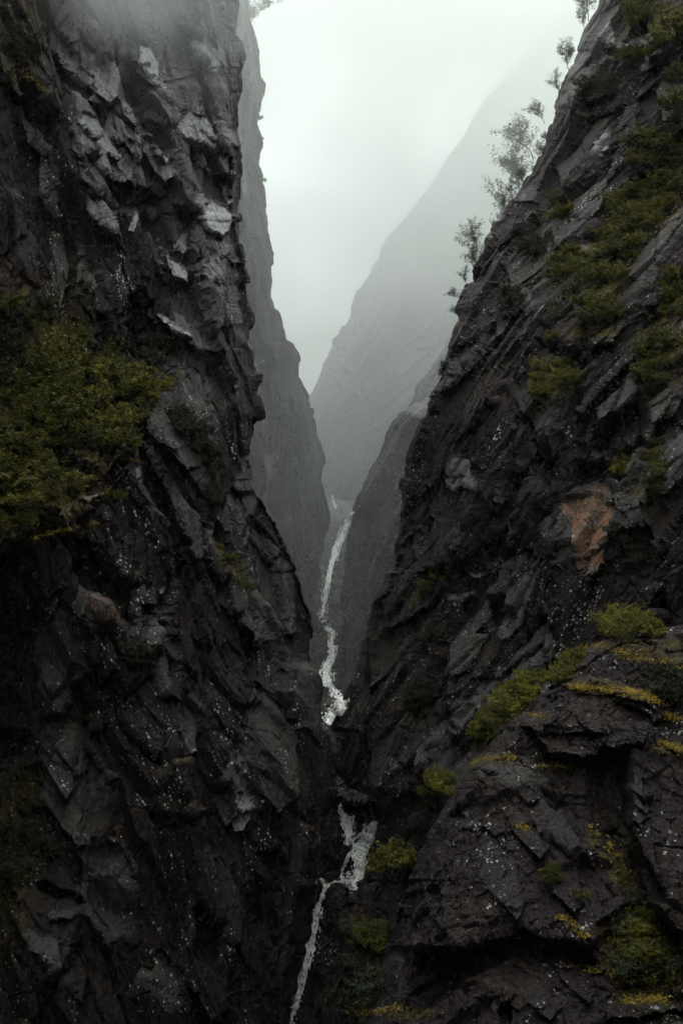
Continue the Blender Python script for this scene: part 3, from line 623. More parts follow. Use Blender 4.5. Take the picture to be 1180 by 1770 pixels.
# ------------------------------------------------------------------ water
def smooth_path(pts, n):
    P = np.array(pts, float); t = np.r_[0, np.cumsum(np.hypot(np.diff(P[:, 0]), np.diff(P[:, 1])))]
    u = np.linspace(0, t[-1], n)
    return np.stack([np.interp(u, t, P[:, k]) for k in range(3)], -1)
def ribbon(name, pts, label, lift=1.0, maxd=1e9, near=0):
    L = smooth_path(pts, max(16, int(len(pts) * 14)))
    W = 9; rows = []; Ds = []
    for (x, y, w) in L:
        best = []
        for q in (-.4, 0, .4):
            loc, _ = hit(x + q * w, y, maxd=maxd)
            if loc is not None and loc.y > near: best.append(loc.y)
        Ds.append(np.median(best) if best else np.nan)
    Ds = np.array(Ds); ok = ~np.isnan(Ds)
    Ds = np.interp(np.arange(len(Ds)), np.where(ok)[0], Ds[ok])
    mn = np.array([Ds[max(0, i - 3):i + 4].min() for i in range(len(Ds))])
    mn = np.convolve(np.pad(mn, 3, 'edge'), np.ones(7) / 7, 'valid')
    jit = fbm(np.stack([L[:, 1] / 7, L[:, 0] / 7, L[:, 0] * 0], -1), 41, 3) * .35
    jit2 = fbm(np.stack([L[:, 1] / 6, L[:, 0] / 6, L[:, 0] * 0 + 7], -1), 43, 3) * .3
    L = L.copy(); L[:, 2] *= (.6 if name == 'waterfall_far' else 1.3 if name in ('waterfall_main', 'stream_pool') else .95)
    T = np.gradient(L[:, :2], axis=0); T /= np.linalg.norm(T, axis=1, keepdims=True) + 1e-9
    nr = len(L); sarc = np.r_[0, np.cumsum(np.hypot(np.diff(L[:, 0]), np.diff(L[:, 1])))]
    wide = L[:, 2].max() > 9 and name != 'stream_pool'
    strands = [(0., .8 if wide else 1., 0.)] + ([(q, random.uniform(.22, .42), random.uniform(.15, .7)) for q in (-.42, -.25, -.1, .08, .22, .36, .46)] if wide else [])
    V_, F_, UV_ = [], [], []
    for si, (off, ww, pr) in enumerate(strands):
        a = fbm(np.stack([sarc / 14, sarc * 0 + si * 3.1, sarc * 0], -1), 51 + si, 3) * .35
        b = 1 + fbm(np.stack([sarc / 8, sarc * 0 + si * 5.1, sarc * 0 + 4], -1), 71 + si, 3) * .6
        i0 = 0 if si == 0 else random.randint(0, nr // 3); i1 = nr if si == 0 else random.randint(nr * 2 // 3, nr)
        base = len(V_)
        for i in range(i0, i1):
            x, y, w = L[i]; tp = min(1, (i - i0 + .6) / 4, (i1 - i - .4) / 4) if si else 1
            wx = w * (1 + jit[i]) * ww * max(.1, b[i]) * tp
            for k in range(W):
                c = k / (W - 1) - .5; D = mn[i] - lift - pr
                q = (off + (a[i] if si else a[i] * .3) + jit2[i] * .4) * w + c * wx
                V_.append(ray(x + q * T[i, 1] * -1, y + q * T[i, 0]) * (D - (.25 - c * c) * wx * D / F * 1.2))
                UV_.append((k / (W - 1), sarc[i] / 12 + si * 7.3))
        n_ = i1 - i0
        for i in range(n_ - 1):
            for k in range(W - 1):
                p = base + i * W + k; F_.append((p, p + 1, p + W + 1, p + W))
    # foam: short streaks of white water scattered down and a little beyond the strands
    rw = random.Random(len(pts) * 7 + int(L[0, 1]))
    for _ in range(int(float((L[1:, 2] * np.diff(sarc)).sum()) / 5.5)):
        i = rw.randrange(2, nr - 2); x, y, w = L[i]; q = rw.gauss(0, .36) * w + jit2[i] * .4 * w
        ln, wd = rw.uniform(2.5, 8) * (.6 + .4 * min(1, w / 12)), rw.uniform(.5, 1.3)
        tx, ty = T[i]; cx_, cy_ = x - q * ty, y + q * tx; D = mn[i] - lift - rw.uniform(.2, .9); b_ = len(V_); u_ = rw.uniform(.42, .58)
        for (a_, c_) in ((-1, -.4), (-1, .4), (0, 1), (1, .25), (1, -.25), (0, -1)):
            V_.append(ray(cx_ + tx * a_ * ln / 2 - ty * c_ * wd, cy_ + ty * a_ * ln / 2 + tx * c_ * wd) * (D - .04 * (1 - abs(a_)))); UV_.append((u_, sarc[i] / 12 + a_ * .05))
        F_.append((b_, b_ + 1, b_ + 2, b_ + 5)); F_.append((b_ + 5, b_ + 2, b_ + 3, b_ + 4))
    me = mesh_from(name, V_, F_, waterM); o = bpy.data.objects.new(name, me); COL.objects.link(o)
    uv = me.uv_layers.new(name='UVMap')
    vi = np.empty(len(me.loops), np.int32); me.loops.foreach_get('vertex_index', vi)
    uv.data.foreach_set('uv', np.array(UV_)[vi].reshape(-1).astype(np.float32))
    sol = o.modifiers.new('thick', 'SOLIDIFY'); sol.thickness = .12
    tag(o, label, None, None, 'structure')
    return o
ribbon('stream_far', [(574, 856, 3), (577, 868, 5), (581, 880, 3)], 'faint pale patch of falling water high at the back of the gorge')
ribbon('waterfall_far', [(612, 884, 7), (602, 898, 16), (592, 922, 20), (580, 952, 18), (572, 980, 13), (566, 1010, 13), (560, 1040, 16), (556, 1066, 16)],
       'long thin misty waterfall dropping at the back of the gorge')
ribbon('waterfall_middle', [(551, 1068, 8), (560, 1074, 15), (566, 1084, 10), (574, 1094, 11), (573, 1108, 9), (570, 1116, 8), (576, 1122, 14), (575, 1132, 11), (568, 1148, 15), (562, 1164, 20), (564, 1180, 17),
        (570, 1186, 10), (577, 1194, 9), (573, 1204, 10)], 'zigzag white cascade below the misty waterfall')
ribbon('stream_pool', [(578, 1206, 10), (590, 1209, 16), (592, 1216, 16), (588, 1228, 18), (578, 1238, 24), (570, 1247, 20), (567, 1252, 10)], 'bright white curl of water where the cascade leaves the pool')
ribbon('stream_trickle', [(588, 1388, 4), (586, 1400, 6), (594, 1410, 9), (600, 1420, 24), (602, 1432, 16), (602, 1446, 12), (600, 1462, 8)], 'small broken fall over the flat boulders')
ribbon('waterfall_main', [(653, 1420, 14), (648, 1432, 18), (640, 1448, 23), (631, 1462, 30), (625, 1476, 27), (622, 1492, 15), (621, 1508, 14), (616, 1520, 18), (608, 1528, 22), (596, 1530, 9)],
       'broad white waterfall pouring left of the dark right wall')
ribbon('stream_loop', [(618, 1462, 6), (606, 1474, 7), (598, 1490, 5), (592, 1502, 4), (589, 1514, 5), (592, 1524, 7), (604, 1530, 8)], 'thin side strand of water looping round a wet boulder')
ribbon('stream_link', [(590, 1524, 4), (578, 1524, 3), (570, 1528, 4), (564, 1534, 5)], 'thin run of water joining the main fall to the lower fall')
ribbon('waterfall_low', [(552, 1519, 4), (559, 1524, 7), (562, 1532, 7), (557, 1548, 7), (552, 1564, 8), (548, 1576, 13), (543, 1595, 15), (538, 1620, 18), (532, 1645, 20), (526, 1670, 17), (520, 1695, 14), (513, 1725, 12), (506, 1750, 10), (500, 1775, 10)],
       'narrow grey waterfall dropping out of sight at the foot of the gorge', lift=2.0)

# ------------------------------------------------------------------ boulders in the stream
import bmesh
def boulder(px, py, wpx, hpx, tilt, D, label, seed, ws=1.0):
    bm = bmesh.new(); bmesh.ops.create_icosphere(bm, subdivisions=5, radius=1)
    V = np.array([v.co[:] for v in bm.verts]); r = np.random.default_rng(seed)
    for _ in range(15):                                     # shave flat faces off the ball
        n = r.normal(size=3); n /= np.linalg.norm(n); h = r.uniform(.55, .85); d = V @ n - h
        V -= np.maximum(d, 0)[:, None] * n
    V += V * (fbm(V * 3 + seed, seed, 4) * .10)[:, None]
    k = D / F; sx, sz = wpx * k / 2, hpx * k / 2
    V = V * [sx * ws, sx * .9, sz]; c, s_ = math.cos(tilt), math.sin(tilt)
    V = np.stack([V[:, 0] * c - V[:, 2] * s_, V[:, 1], V[:, 0] * s_ + V[:, 2] * c], -1)
    for v, q in zip(bm.verts, V): v.co = q
    me = bpy.data.meshes.new('boulder'); bm.to_mesh(me); bm.free(); me.materials.append(rockO)
    o = bpy.data.objects.new('boulder', me); COL.objects.link(o); o.location = Vector(ray(px, py)) * D
    tag(o, label, 'boulder', 'boulders in the stream')
def bd(px, py, dflt, off=0):
    l, _ = hit(px, py); return (l.y if l is not None else dflt) + off
for a in [(604, 1393, 60, 16, -.15, 0, 'flat slab of rock lying topmost over the small broken fall', 1), (632, 1398, 62, 12, -.42, 0, 'long tilted slab leaning down from the right wall above the falls', 2),
          (624, 1412, 46, 16, -.25, 0, 'pale flat boulder between the small fall and the main waterfall', 3), (578, 1416, 28, 14, -.1, 0, 'small boulder left of the small broken fall', 4),
          (605, 1508, 22, 34, .1, 0, 'wet boulder ringed by the thin loop of water', 5), (583, 1550, 46, 28, .2, 0, 'rounded boulder at the foot of the main waterfall', 6),
          (612, 1556, 36, 30, -.3, 0, 'brownish boulder right of the rounded one below the falls', 7), (580, 1224, 22, 20, 0, 0, 'dark boulder inside the bright curl of water', 8),
          (552, 1140, 22, 26, .2, 0, 'pointed boulder left of the zigzag cascade', 9), (588, 1478, 20, 26, .2, 0, 'narrow boulder above the loop of water', 10)]:
    D_ = bd(a[0], a[1], 230, .3); boulder(a[0], a[1], a[2], a[3], a[4], D_, a[6], a[7])
# ------------------------------------------------------------------ plants
def leaves(centres, size, r, flat=.5):
    """a small folded leaf (two triangles' worth of quad) at every centre, random turn"""
    n = len(centres)
    a = r.normal(size=(n, 3)); a[:, 2] *= flat; a /= np.linalg.norm(a, axis=1, keepdims=True)
    b = r.normal(size=(n, 3)); b -= a * (a * b).sum(1, keepdims=True); b /= np.linalg.norm(b, axis=1, keepdims=True)
    s = size * r.uniform(.6, 1.4, (n, 1))
    V = np.stack([centres - a * s, centres - b * s * .42, centres + a * s, centres + b * s * .42], 1).reshape(-1, 3)
    return V, np.arange(4 * n).reshape(n, 4)
def tubes(segs, sides=5):
    V, Fc = [], []
    for (p0, p1, r0, r1) in segs:
        p0, p1 = np.array(p0), np.array(p1); d = p1 - p0; L = np.linalg.norm(d) + 1e-9; d /= L
        u = np.cross(d, [.3, .5, .8]); u /= np.linalg.norm(u); w = np.cross(d, u); b = len(V)
        for (p, rr) in ((p0, r0), (p1, r1)):
            for k in range(sides):
                t = 2 * math.pi * k / sides; V.append(p + rr * (math.cos(t) * u + math.sin(t) * w))
        for k in range(sides):
            k2 = (k + 1) % sides; Fc.append((b + k, b + k2, b + sides + k2, b + sides + k))
    return V, Fc
def grow(kind, seed):
    """unit-height plant; returns wood segments and leaf centres"""
    r = np.random.default_rng(seed); segs, cs = [], []
    def limb(p, d, L, rad, lvl, maxl, n=4):
        p = np.array(p, float); d = np.array(d, float) / np.linalg.norm(d)
        for i in range(n):
            d2 = d + r.normal(size=3) * .16; d2[2] += .05; d2 /= np.linalg.norm(d2)
            q = p + d2 * L / n; r1 = rad * (1 - (i + 1) / n * .75)
            segs.append((p, q, rad * (1 - i / n * .75), r1))
            if lvl < maxl and (i > 0 or lvl > 0):
                for _ in range(2 if lvl == 0 else 1):
                    ang = r.uniform(0, 2 * math.pi); side = np.array([math.cos(ang), math.sin(ang), r.uniform(.15, .8)])
                    limb(q, d2 * .5 + side, L * r.uniform(.38, .6), r1 * .6, lvl + 1, maxl)
            if lvl == maxl:
                for _ in range(7 if kind != 'tree' else 6):
                    cs.append(q + r.normal(size=3) * L * .17)
            p, d = q, d2
    if kind == 'tree':
        lean = r.normal(size=2) * .15
        limb((0, 0, -.08), (lean[0], lean[1], 1), .95, .018, 0, 2, 7)
    elif kind == 'shrub':
        for k in range(6):
            a = k * 1.05 + r.uniform(-.3, .3)
            limb((math.cos(a) * .04, math.sin(a) * .04, -.08), (math.cos(a) * .75, math.sin(a) * .75, r.uniform(.6, 1.3)), .78, .016, 0, 2, 4)
    elif kind == 'fir':
        segs.append(((0, 0, -.08), (0.01, 0, .55), .022, .012)); segs.append(((.01, 0, .55), (0, 0, 1), .012, .003))
        for i in range(26):
            z = .14 + .84 * i / 26; L = .32 * (1 - z) ** .8 * r.uniform(.6, 1.15) + .03
            for k in range(4):
                a = r.uniform(0, 6.28); e = np.array([math.cos(a) * L, math.sin(a) * L, z - L * .25 + r.uniform(-.01, .02)])
                segs.append(((0, 0, z), e, .005, .002))
                for t in np.linspace(.25, 1, 9):
                    cs.append(np.array([0, 0, z]) * (1 - t) + e * t + r.normal(size=3) * .012)
    return segs, np.array(cs)
def make_proto(kind, seed, leafmat, name, trunkname, crownname, lsize, dens=1):
    segs, cs = grow(kind, seed); r = np.random.default_rng(seed + 5)
    if dens > 1: cs = np.concatenate([cs] + [cs + r.normal(size=cs.shape) * .03 for _ in range(dens - 1)])
    V, Fc = tubes(segs); tm = mesh_from(trunkname, V, Fc, bark)
    V, Fc = leaves(cs, lsize, r); cm = mesh_from(crownname, V, Fc, leafmat)
    return (name, trunkname, crownname, tm, cm)
P_tree = [make_proto('tree', 21 + i, leafB, 'birch_tree', 'trunk', 'crown', .024, 2) for i in range(4)]
P_shrub = [make_proto('shrub', 41 + i, leafA, 'mountain_shrub', 'stem', 'foliage', .042, 1) for i in range(4)]
P_brt = [make_proto('shrub', 101 + i, leafC, 'mountain_shrub', 'stem', 'foliage', .042, 1) for i in range(3)]
P_dshr = [make_proto('shrub', 61 + i, leafB, 'mountain_shrub', 'stem', 'foliage', .040, 1) for i in range(2)]
P_fir = [make_proto('fir', 81, leafB, 'fir_tree', 'trunk', 'crown', .03, 1)]
P_sap = [make_proto('tree', 91 + i, leafA, 'young_tree', 'trunk', 'crown', .042, 2) for i in range(3)]
nplants = [0]
def plant(protos, px, py, hpx, label, cat, group=None, step=(0, 0), tries=1, lean=None, wide=1.0, maxd=1e9, sink=.0, back=0):
    loc, nor = hit(px, py, step, tries, maxd)
    if loc is None: return None
    name, tn, cn, tm, cm = random.choice(protos)
    h = hpx * loc.y / F
    e = bpy.data.objects.new(name, None); COL.objects.link(e)
    e.empty_display_size = .5
    if back: loc = Vector(ray(px, py)) * (loc.y + back); h = hpx * loc.y / F
    e.location = loc; e.scale = (h * wide, h * wide, h)
    l = lean if lean is not None else (random.uniform(-.15, .15), random.uniform(-.15, .15))
    e.rotation_euler = (l[1], l[0], random.uniform(0, 6.28))
    for nm, me in ((tn, tm), (cn, cm)):
        o = bpy.data.objects.new(nm, me); COL.objects.link(o); o.parent = e
    tag(e, label, cat, group); nplants[0] += 1
    return e
def in_poly(poly):
    P = np.array(poly)
    while True:
        x, y = random.uniform(P[:, 0].min(), P[:, 0].max()), random.uniform(P[:, 1].min(), P[:, 1].max())
        if poly_sd(np.array([x]), np.array([y]), poly)[0] > 0: return x, y
def thicket(poly, n, hr, label, cat, group, protos, wide=1.2):
    for _ in range(n):
        x, y = in_poly(poly); plant(protos, x, y, random.uniform(*hr), label, cat, group, wide=random.uniform(.8, 1.2) * wide)

# left ledge thicket
thicket([(-10, 700), (60, 660), (130, 640), (190, 650), (250, 665), (262, 700), (240, 760), (185, 815), (150, 880), (80, 925), (-10, 945)], 66, (22, 52),
        'olive green shrub in the dense thicket on the broad ledge of the left wall', 'shrub', 'shrubs crowding the left ledge', P_shrub + P_sap)
thicket([(40, 720), (110, 650), (200, 650), (235, 690), (150, 800), (60, 860)], 26, (50, 96),
        'slender young tree rising out of the thicket on the left ledge', 'tree', 'young trees on the left ledge', P_sap, wide=.8)
thicket([(150, 640), (250, 665), (262, 700), (240, 760), (190, 790), (170, 720)], 12, (34, 56),
        'bright yellow green shrub at the outer tip of the left ledge thicket', 'shrub', 'bright shrubs at the tip of the left ledge', P_brt)
# right wall, green gully
thicket([(1010, 520), (1020, 440), (1080, 350), (1180, 250), (1185, 350), (1120, 410), (1090, 480), (1060, 560), (1010, 590)], 46, (18, 38),
        'olive shrub in the long green gully high on the right wall', 'shrub', 'shrubs in the green gully of the right wall', P_shrub)
thicket([(1090, 290), (1180, 180), (1180, 260), (1110, 330)], 14, (28, 46),
        'dark green shrub at the top of the gully beside the right edge', 'shrub', 'shrubs above the green gully', P_dshr + P_shrub)
for (poly, n, hr, lab, grp, pr) in [
    ([(1130, 90), (1180, 40), (1180, 160), (1150, 160)], 8, (26, 44), 'shrub in the clump at the upper right corner of the right wall', 'shrubs in the upper right corner', P_shrub),
    ([(1080, 20), (1130, 0), (1140, 50), (1095, 80)], 7, (22, 34), 'small olive shrub below the top of the right wall', 'shrubs near the top of the right wall', P_shrub),
    ([(1015, 155), (1055, 140), (1055, 190), (1015, 190)], 6, (22, 36), 'dark shrub on the rib beside the small hollow near the top of the right wall', 'dark shrubs on the upper rib', P_dshr),
    ([(1070, 110), (1100, 90), (1120, 140), (1080, 160)], 5, (22, 34), 'shrub beside the small square hollow high on the right wall', 'shrubs by the small square hollow', P_shrub),
    ([(925, 690), (940, 645), (990, 630), (985, 680), (945, 712)], 9, (20, 36), 'bright green shrub in the patch on the middle of the right wall', 'shrubs in the middle patch of the right wall', P_brt),
    ([(1105, 640), (1150, 580), (1150, 640), (1120, 690)], 8, (24, 40), 'shrub above the big dark overhang of the right wall', 'shrubs above the dark overhang', P_shrub),
    ([(1150, 500), (1182, 470), (1182, 580), (1160, 570)], 6, (24, 36), 'shrub on the right edge below the green gully', 'shrubs below the green gully', P_shrub),
    ([(1055, 815), (1090, 805), (1095, 835), (1060, 840)], 5, (20, 32), 'yellowish shrub growing under the dark overhang', 'shrubs under the dark overhang', P_brt),
    ([(1125, 760), (1145, 760), (1145, 860), (1130, 860)], 6, (18, 30), 'small shrub in the vertical strip right of the overhang', 'shrubs in the strip right of the overhang', P_shrub),
    ([(1065, 930), (1110, 930), (1105, 990), (1075, 990)], 7, (20, 34), 'dim shrub on the wall right of the rusty scar', 'dim shrubs right of the rusty scar', P_dshr),
    ([(955, 350), (990, 330), (985, 380), (955, 390)], 5, (20, 32), 'shrub on the slanting rib left of the green gully', 'shrubs on the slanting rib', P_shrub),
    ([(955, 460), (1000, 440), (1000, 480), (960, 490)], 6, (20, 32), 'shrub just left of the green gully', 'shrubs left of the green gully', P_shrub),
    ([(905, 430), (940, 410), (935, 450), (910, 450)], 5, (18, 28), 'dark shrub on the face below the ridge trees', 'dark shrubs below the ridge trees', P_dshr),
    ([(868, 515), (900, 505), (895, 535), (872, 535)], 5, (18, 26), 'small dark shrub high on the smooth face of the right wall', 'small dark shrubs on the smooth face', P_dshr),
    ([(965, 1180), (1000, 1130), (985, 1170), (950, 1200)], 9, (20, 32), 'bright shrub along the upper left rim of the near outcrop', 'shrubs on the upper rim of the outcrop', P_brt),
    ([(815, 1290), (850, 1240), (920, 1180), (930, 1200), (870, 1260), (830, 1300)], 20, (22, 40), 'bright yellow green shrub along the left rim of the near outcrop', 'shrubs along the left rim of the outcrop', P_brt),
    ([(740, 1400), (745, 1360), (780, 1345), (775, 1370), (750, 1410)], 9, (22, 34), 'shrub beside the shoulder of the near outcrop', 'shrubs beside the outcrop shoulder', P_brt),
    ([(1045, 1100), (1090, 1080), (1135, 1085), (1130, 1105), (1060, 1112)], 13, (30, 44), 'olive shrub in the row on top of the near outcrop', 'shrubs on top of the outcrop', P_brt),
    ([(1130, 1180), (1180, 1170), (1180, 1230), (1140, 1225)], 9, (26, 40), 'dark shrub behind the mossy knob at the right edge', 'dark shrubs by the mossy knob', P_dshr),
    ([(1050, 1610), (1110, 1570), (1170, 1630), (1180, 1700), (1090, 1710), (1060, 1680)], 22, (26, 42), 'dim brownish shrub in the hollow at the lower right corner', 'shrubs in the lower right hollow', P_dshr + P_shrub),
    ([(1085, 1440), (1050, 1430), (1070, 1460), (1110, 1480)], 4, (22, 34), 'small shrub in the dark gully of the outcrop', 'shrubs in the outcrop gully', P_dshr),
    ([(935, 1520), (965, 1510), (965, 1535), (938, 1540)], 4, (18, 30), 'little shrub in the crack of the main slab', 'little shrubs in the main slab', P_shrub),
    ([(630, 1620), (665, 1620), (655, 1660), (635, 1660)], 7, (28, 40), 'dim shrub left of the hollow under the outcrop', 'dim shrubs left of the outcrop hollow', P_shrub),
    ([(605, 1770), (610, 1690), (660, 1680), (650, 1740)], 12, (22, 42), 'dark shrub in the lowest clump right of the waterfall', 'shrubs in the lowest clump', P_dshr),
    ([(700, 1240), (720, 1200), (745, 1200), (730, 1250)], 7, (20, 32), 'dim green shrub on the dark wall left of the outcrop', 'dim shrubs on the dark wall', P_dshr),
    ([(725, 1110), (745, 1090), (760, 1110), (735, 1125)], 4, (16, 24), 'tiny shrub low on the right wall', 'tiny shrubs low on the right wall', P_dshr),
    ([(715, 1040), (760, 1000), (765, 1005), (725, 1045)], 5, (12, 20), 'tiny shrub on the narrow slanting shelf above the stream', 'tiny shrubs on the slanting shelf', P_shrub),
    ([(300, 740), (310, 720), (340, 750), (375, 800), (365, 820), (330, 780)], 10, (20, 34), 'small green shrub on the rib right of the left ledge', 'shrubs on the rib right of the ledge', P_dshr),
    ([(350, 840), (380, 850), (385, 900), (360, 880)], 6, (18, 28), 'dark green shrub halfway down the left rib', 'dark shrubs halfway down the left rib', P_dshr),
    ([(375, 950), (395, 965), (425, 1010), (435, 1030), (400, 1000)], 7, (12, 22), 'tiny shrub along the mossy crack low on the left rib', 'tiny shrubs along the mossy crack', P_shrub),
    ([(240, 620), (275, 610), (270, 650), (240, 650)], 5, (26, 40), 'dark shrub on the wall just above the left ledge', 'dark shrubs above the left ledge', P_dshr),
    ([(0, 540), (150, 520), (150, 600), (0, 620)], 7, (22, 40), 'dim shrub scattered on the wall above the left ledge', 'dim shrubs above the left ledge', P_dshr + P_shrub),
    ([(0, 60), (30, 40), (75, 100), (70, 140), (0, 120)], 6, (22, 38), 'dim shrub in the upper left corner of the left wall', 'dim shrubs in the upper left corner', P_dshr),
    ([(215, 1130), (265, 1125), (260, 1160), (220, 1150)], 5, (20, 30), 'dark green shrub low on the middle of the left wall', 'dark shrubs low on the left wall', P_dshr),
    ([(0, 1330), (60, 1330), (70, 1480), (0, 1560)], 6, (24, 40), 'very dark shrub at the lower left edge', 'very dark shrubs at the lower left edge', P_dshr),
    ([(145, 270), (160, 255), (175, 280), (155, 290)], 3, (16, 24), 'small dark shrub under the pale slab on the left wall', 'small dark shrubs under the pale slab', P_dshr),
]:
    thicket(poly, n, hr, lab, 'shrub', grp, pr)
# single shrubs
for (x, y, h, w, lab, pr) in [
    (690, 1515, 56, 1.3, 'round yellow green bush perched on the dark wall right of the main waterfall', P_brt),
    (672, 1510, 40, 1.2, 'smaller yellow green bush at the left side of the round bush', P_brt),
    (545, 1092, 22, 1.4, 'tiny green bush beside the misty waterfall at the tip of the left buttress', P_dshr),
    (885, 1225, 40, 1.2, 'largest bright bush on the left rim of the near outcrop', P_brt),
    (200, 870, 22, 1.2, 'small lone olive bush on the rock below the ledge thicket', P_shrub),
    (958, 590, 20, 1.1, 'lone small bush on the right wall left of the gully foot', P_shrub),
    (1005, 1560, 22, 1.1, 'low bush beside the golden moss streak of the outcrop', P_shrub)]:
    plant(pr, x, y, h, lab, 'bush', wide=w)
# ridge trees of the right wall
ridge = [(781, 545, 26, 0, 'lowest little tree leaning out from the ridge of the right wall'),
         (792, 515, 34, 0, 'thin dark tree just above the lowest one on the right ridge'),
         (800, 490, 40, 0, 'bushy dark tree reaching out over the gorge low on the right ridge'),
         (817, 452, 30, 0, 'dark tree close under the feathery one on the right ridge'),
         (822, 425, 60, 4, 'feathery dark tree standing tallest on the lower right ridge'),
         (848, 392, 24, 0, 'short twiggy tree at the notch of the right ridge'),
         (872, 360, 36, 0, 'small upright dark tree in the middle of the right ridge'),
         (884, 342, 34, 0, 'dark bushy tree next to the small upright one'),
         (900, 318, 34, 2, 'tree with a forked crown on the right ridge'),
         (918, 296, 24, 0, 'short dark tree above the forked one'),
         (928, 272, 52, 2, 'dense dark tree below the leaning pair on the right ridge'),
         (944, 240, 26, 0, 'low dark tree at the foot of the leaning one'),
         (938, 208, 56, 6, 'leaning tree with sparse sprays on the upper right ridge'),
         (958, 200, 34, 8, 'thin greyish tree close behind the leaning one'),
         (966, 160, 44, 16, 'pale sparse tree higher on the right ridge'),
         (980, 118, 56, 22, 'pale feathery tree near the top of the right ridge'),
         (984, 100, 30, 20, 'pale tree third from the top of the ridge'),
         (1008, 48, 40, 24, 'pale tree second from the top of the ridge'),
         (1014, 30, 54, 28, 'topmost pale tree at the frame edge on the right ridge')]
for (x, y, h, bk, lab) in ridge:
    plant(P_tree, x + 2, y + 3, h * random.uniform(.6, .85), lab, 'tree', 'trees along the right ridge', step=(3, 0), tries=14, lean=(random.uniform(-.35, -.05), random.uniform(-.1, .1)), wide=random.uniform(.75, 1.1), maxd=420, back=bk * .5)
for (x, y, h, bk, lab) in [(812, 440, 44, 100, 'faint misty tree behind the feathery tree'), (844, 372, 50, 100, 'faint misty tree behind the notch of the ridge'),
                   (893, 290, 48, 90, 'faint misty tree behind the forked tree'), (906, 235, 44, 90, 'faint misty tree left of the leaning tree'),
                   (884, 305, 40, 100, 'lower faint misty tree behind the forked tree')]:
    plant(P_tree, x + 14, y + 34, h + 20, lab, 'tree', 'faint trees behind the right ridge', step=(4, 0), tries=12, maxd=420, back=bk, wide=1.0)
plant(P_fir, 757, 652, 30, 'tiny dark fir standing on the ridge above the middle spur', 'fir tree', step=(3, 0), tries=10, lean=(0, 0), maxd=420)
plant(P_tree, 427, 48, 46, 'bare looking tree alone at the top edge of the left buttress', 'tree', step=(-3, 2), tries=14, lean=(.4, 0), wide=1.3)
for (x, y, h, lab) in [(445, 210, 12, 'tiny shrub upper on the misty buttress edge'), (447, 246, 12, 'tiny shrub lower on the misty buttress edge'), (452, 318, 12, 'tiny shrub at the bulge of the misty buttress')]:
    plant(P_dshr, x, y, h, lab, 'shrub', step=(-2, 0), tries=10)

def undergrowth(patches):
    cs = []
    for (poly, n) in patches:
        for _ in range(n):
            x, y = in_poly(poly); loc, nor = hit(x, y)
            if loc is None: continue
            k = 26; c = np.array(loc) + np.array(nor) * .25
            cs.append(c + np.random.normal(size=(k, 3)) * np.array([.55, .45, .28]) + [0, -.1, .2])
    cs = np.concatenate(cs); V, Fc = leaves(cs, .15, np.random.default_rng(8), .7)
    o = bpy.data.objects.new('undergrowth', mesh_from('undergrowth', V, Fc, leafA)); COL.objects.link(o)
    tag(o, 'low olive green undergrowth covering the ledges and gullies of the walls', 'undergrowth', None, 'stuff')
undergrowth([([(-10, 700), (60, 665), (130, 645), (250, 665), (250, 700), (230, 760), (180, 810), (140, 890), (70, 925), (-10, 945)], 260),
    ([(1010, 520), (1020, 440), (1080, 350), (1185, 230), (1185, 350), (1120, 410), (1090, 480), (1060, 560), (1010, 590)], 240),
    ([(815, 1290), (850, 1240), (960, 1150), (990, 1150), (920, 1220), (870, 1260), (830, 1300)], 60), ([(740, 1400), (745, 1360), (780, 1345), (775, 1370)], 30),
    ([(1050, 1610), (1110, 1570), (1170, 1630), (1180, 1700), (1090, 1710), (1060, 1680)], 120), ([(605, 1770), (610, 1690), (660, 1680), (650, 1740)], 30),
    ([(0, 1330), (60, 1330), (70, 1480), (0, 1600)], 90), ([(0, 520), (150, 510), (150, 600), (0, 640)], 70), ([(0, 0), (50, 20), (75, 100), (70, 140), (0, 160)], 60),
    ([(925, 690), (940, 645), (990, 630), (985, 680), (945, 712)], 50), ([(1090, 290), (1180, 180), (1180, 260), (1110, 330)], 50),
    ([(890, 430), (920, 380), (990, 300), (1000, 340), (960, 420), (900, 450)], 30), ([(930, 470), (1000, 430), (1000, 500), (950, 560)], 40),
    ([(1105, 640), (1150, 580), (1150, 640), (1120, 690)], 40), ([(1150, 490), (1182, 470), (1182, 600), (1160, 590)], 30), ([(280, 720), (300, 712), (380, 800), (370, 830)], 40)])
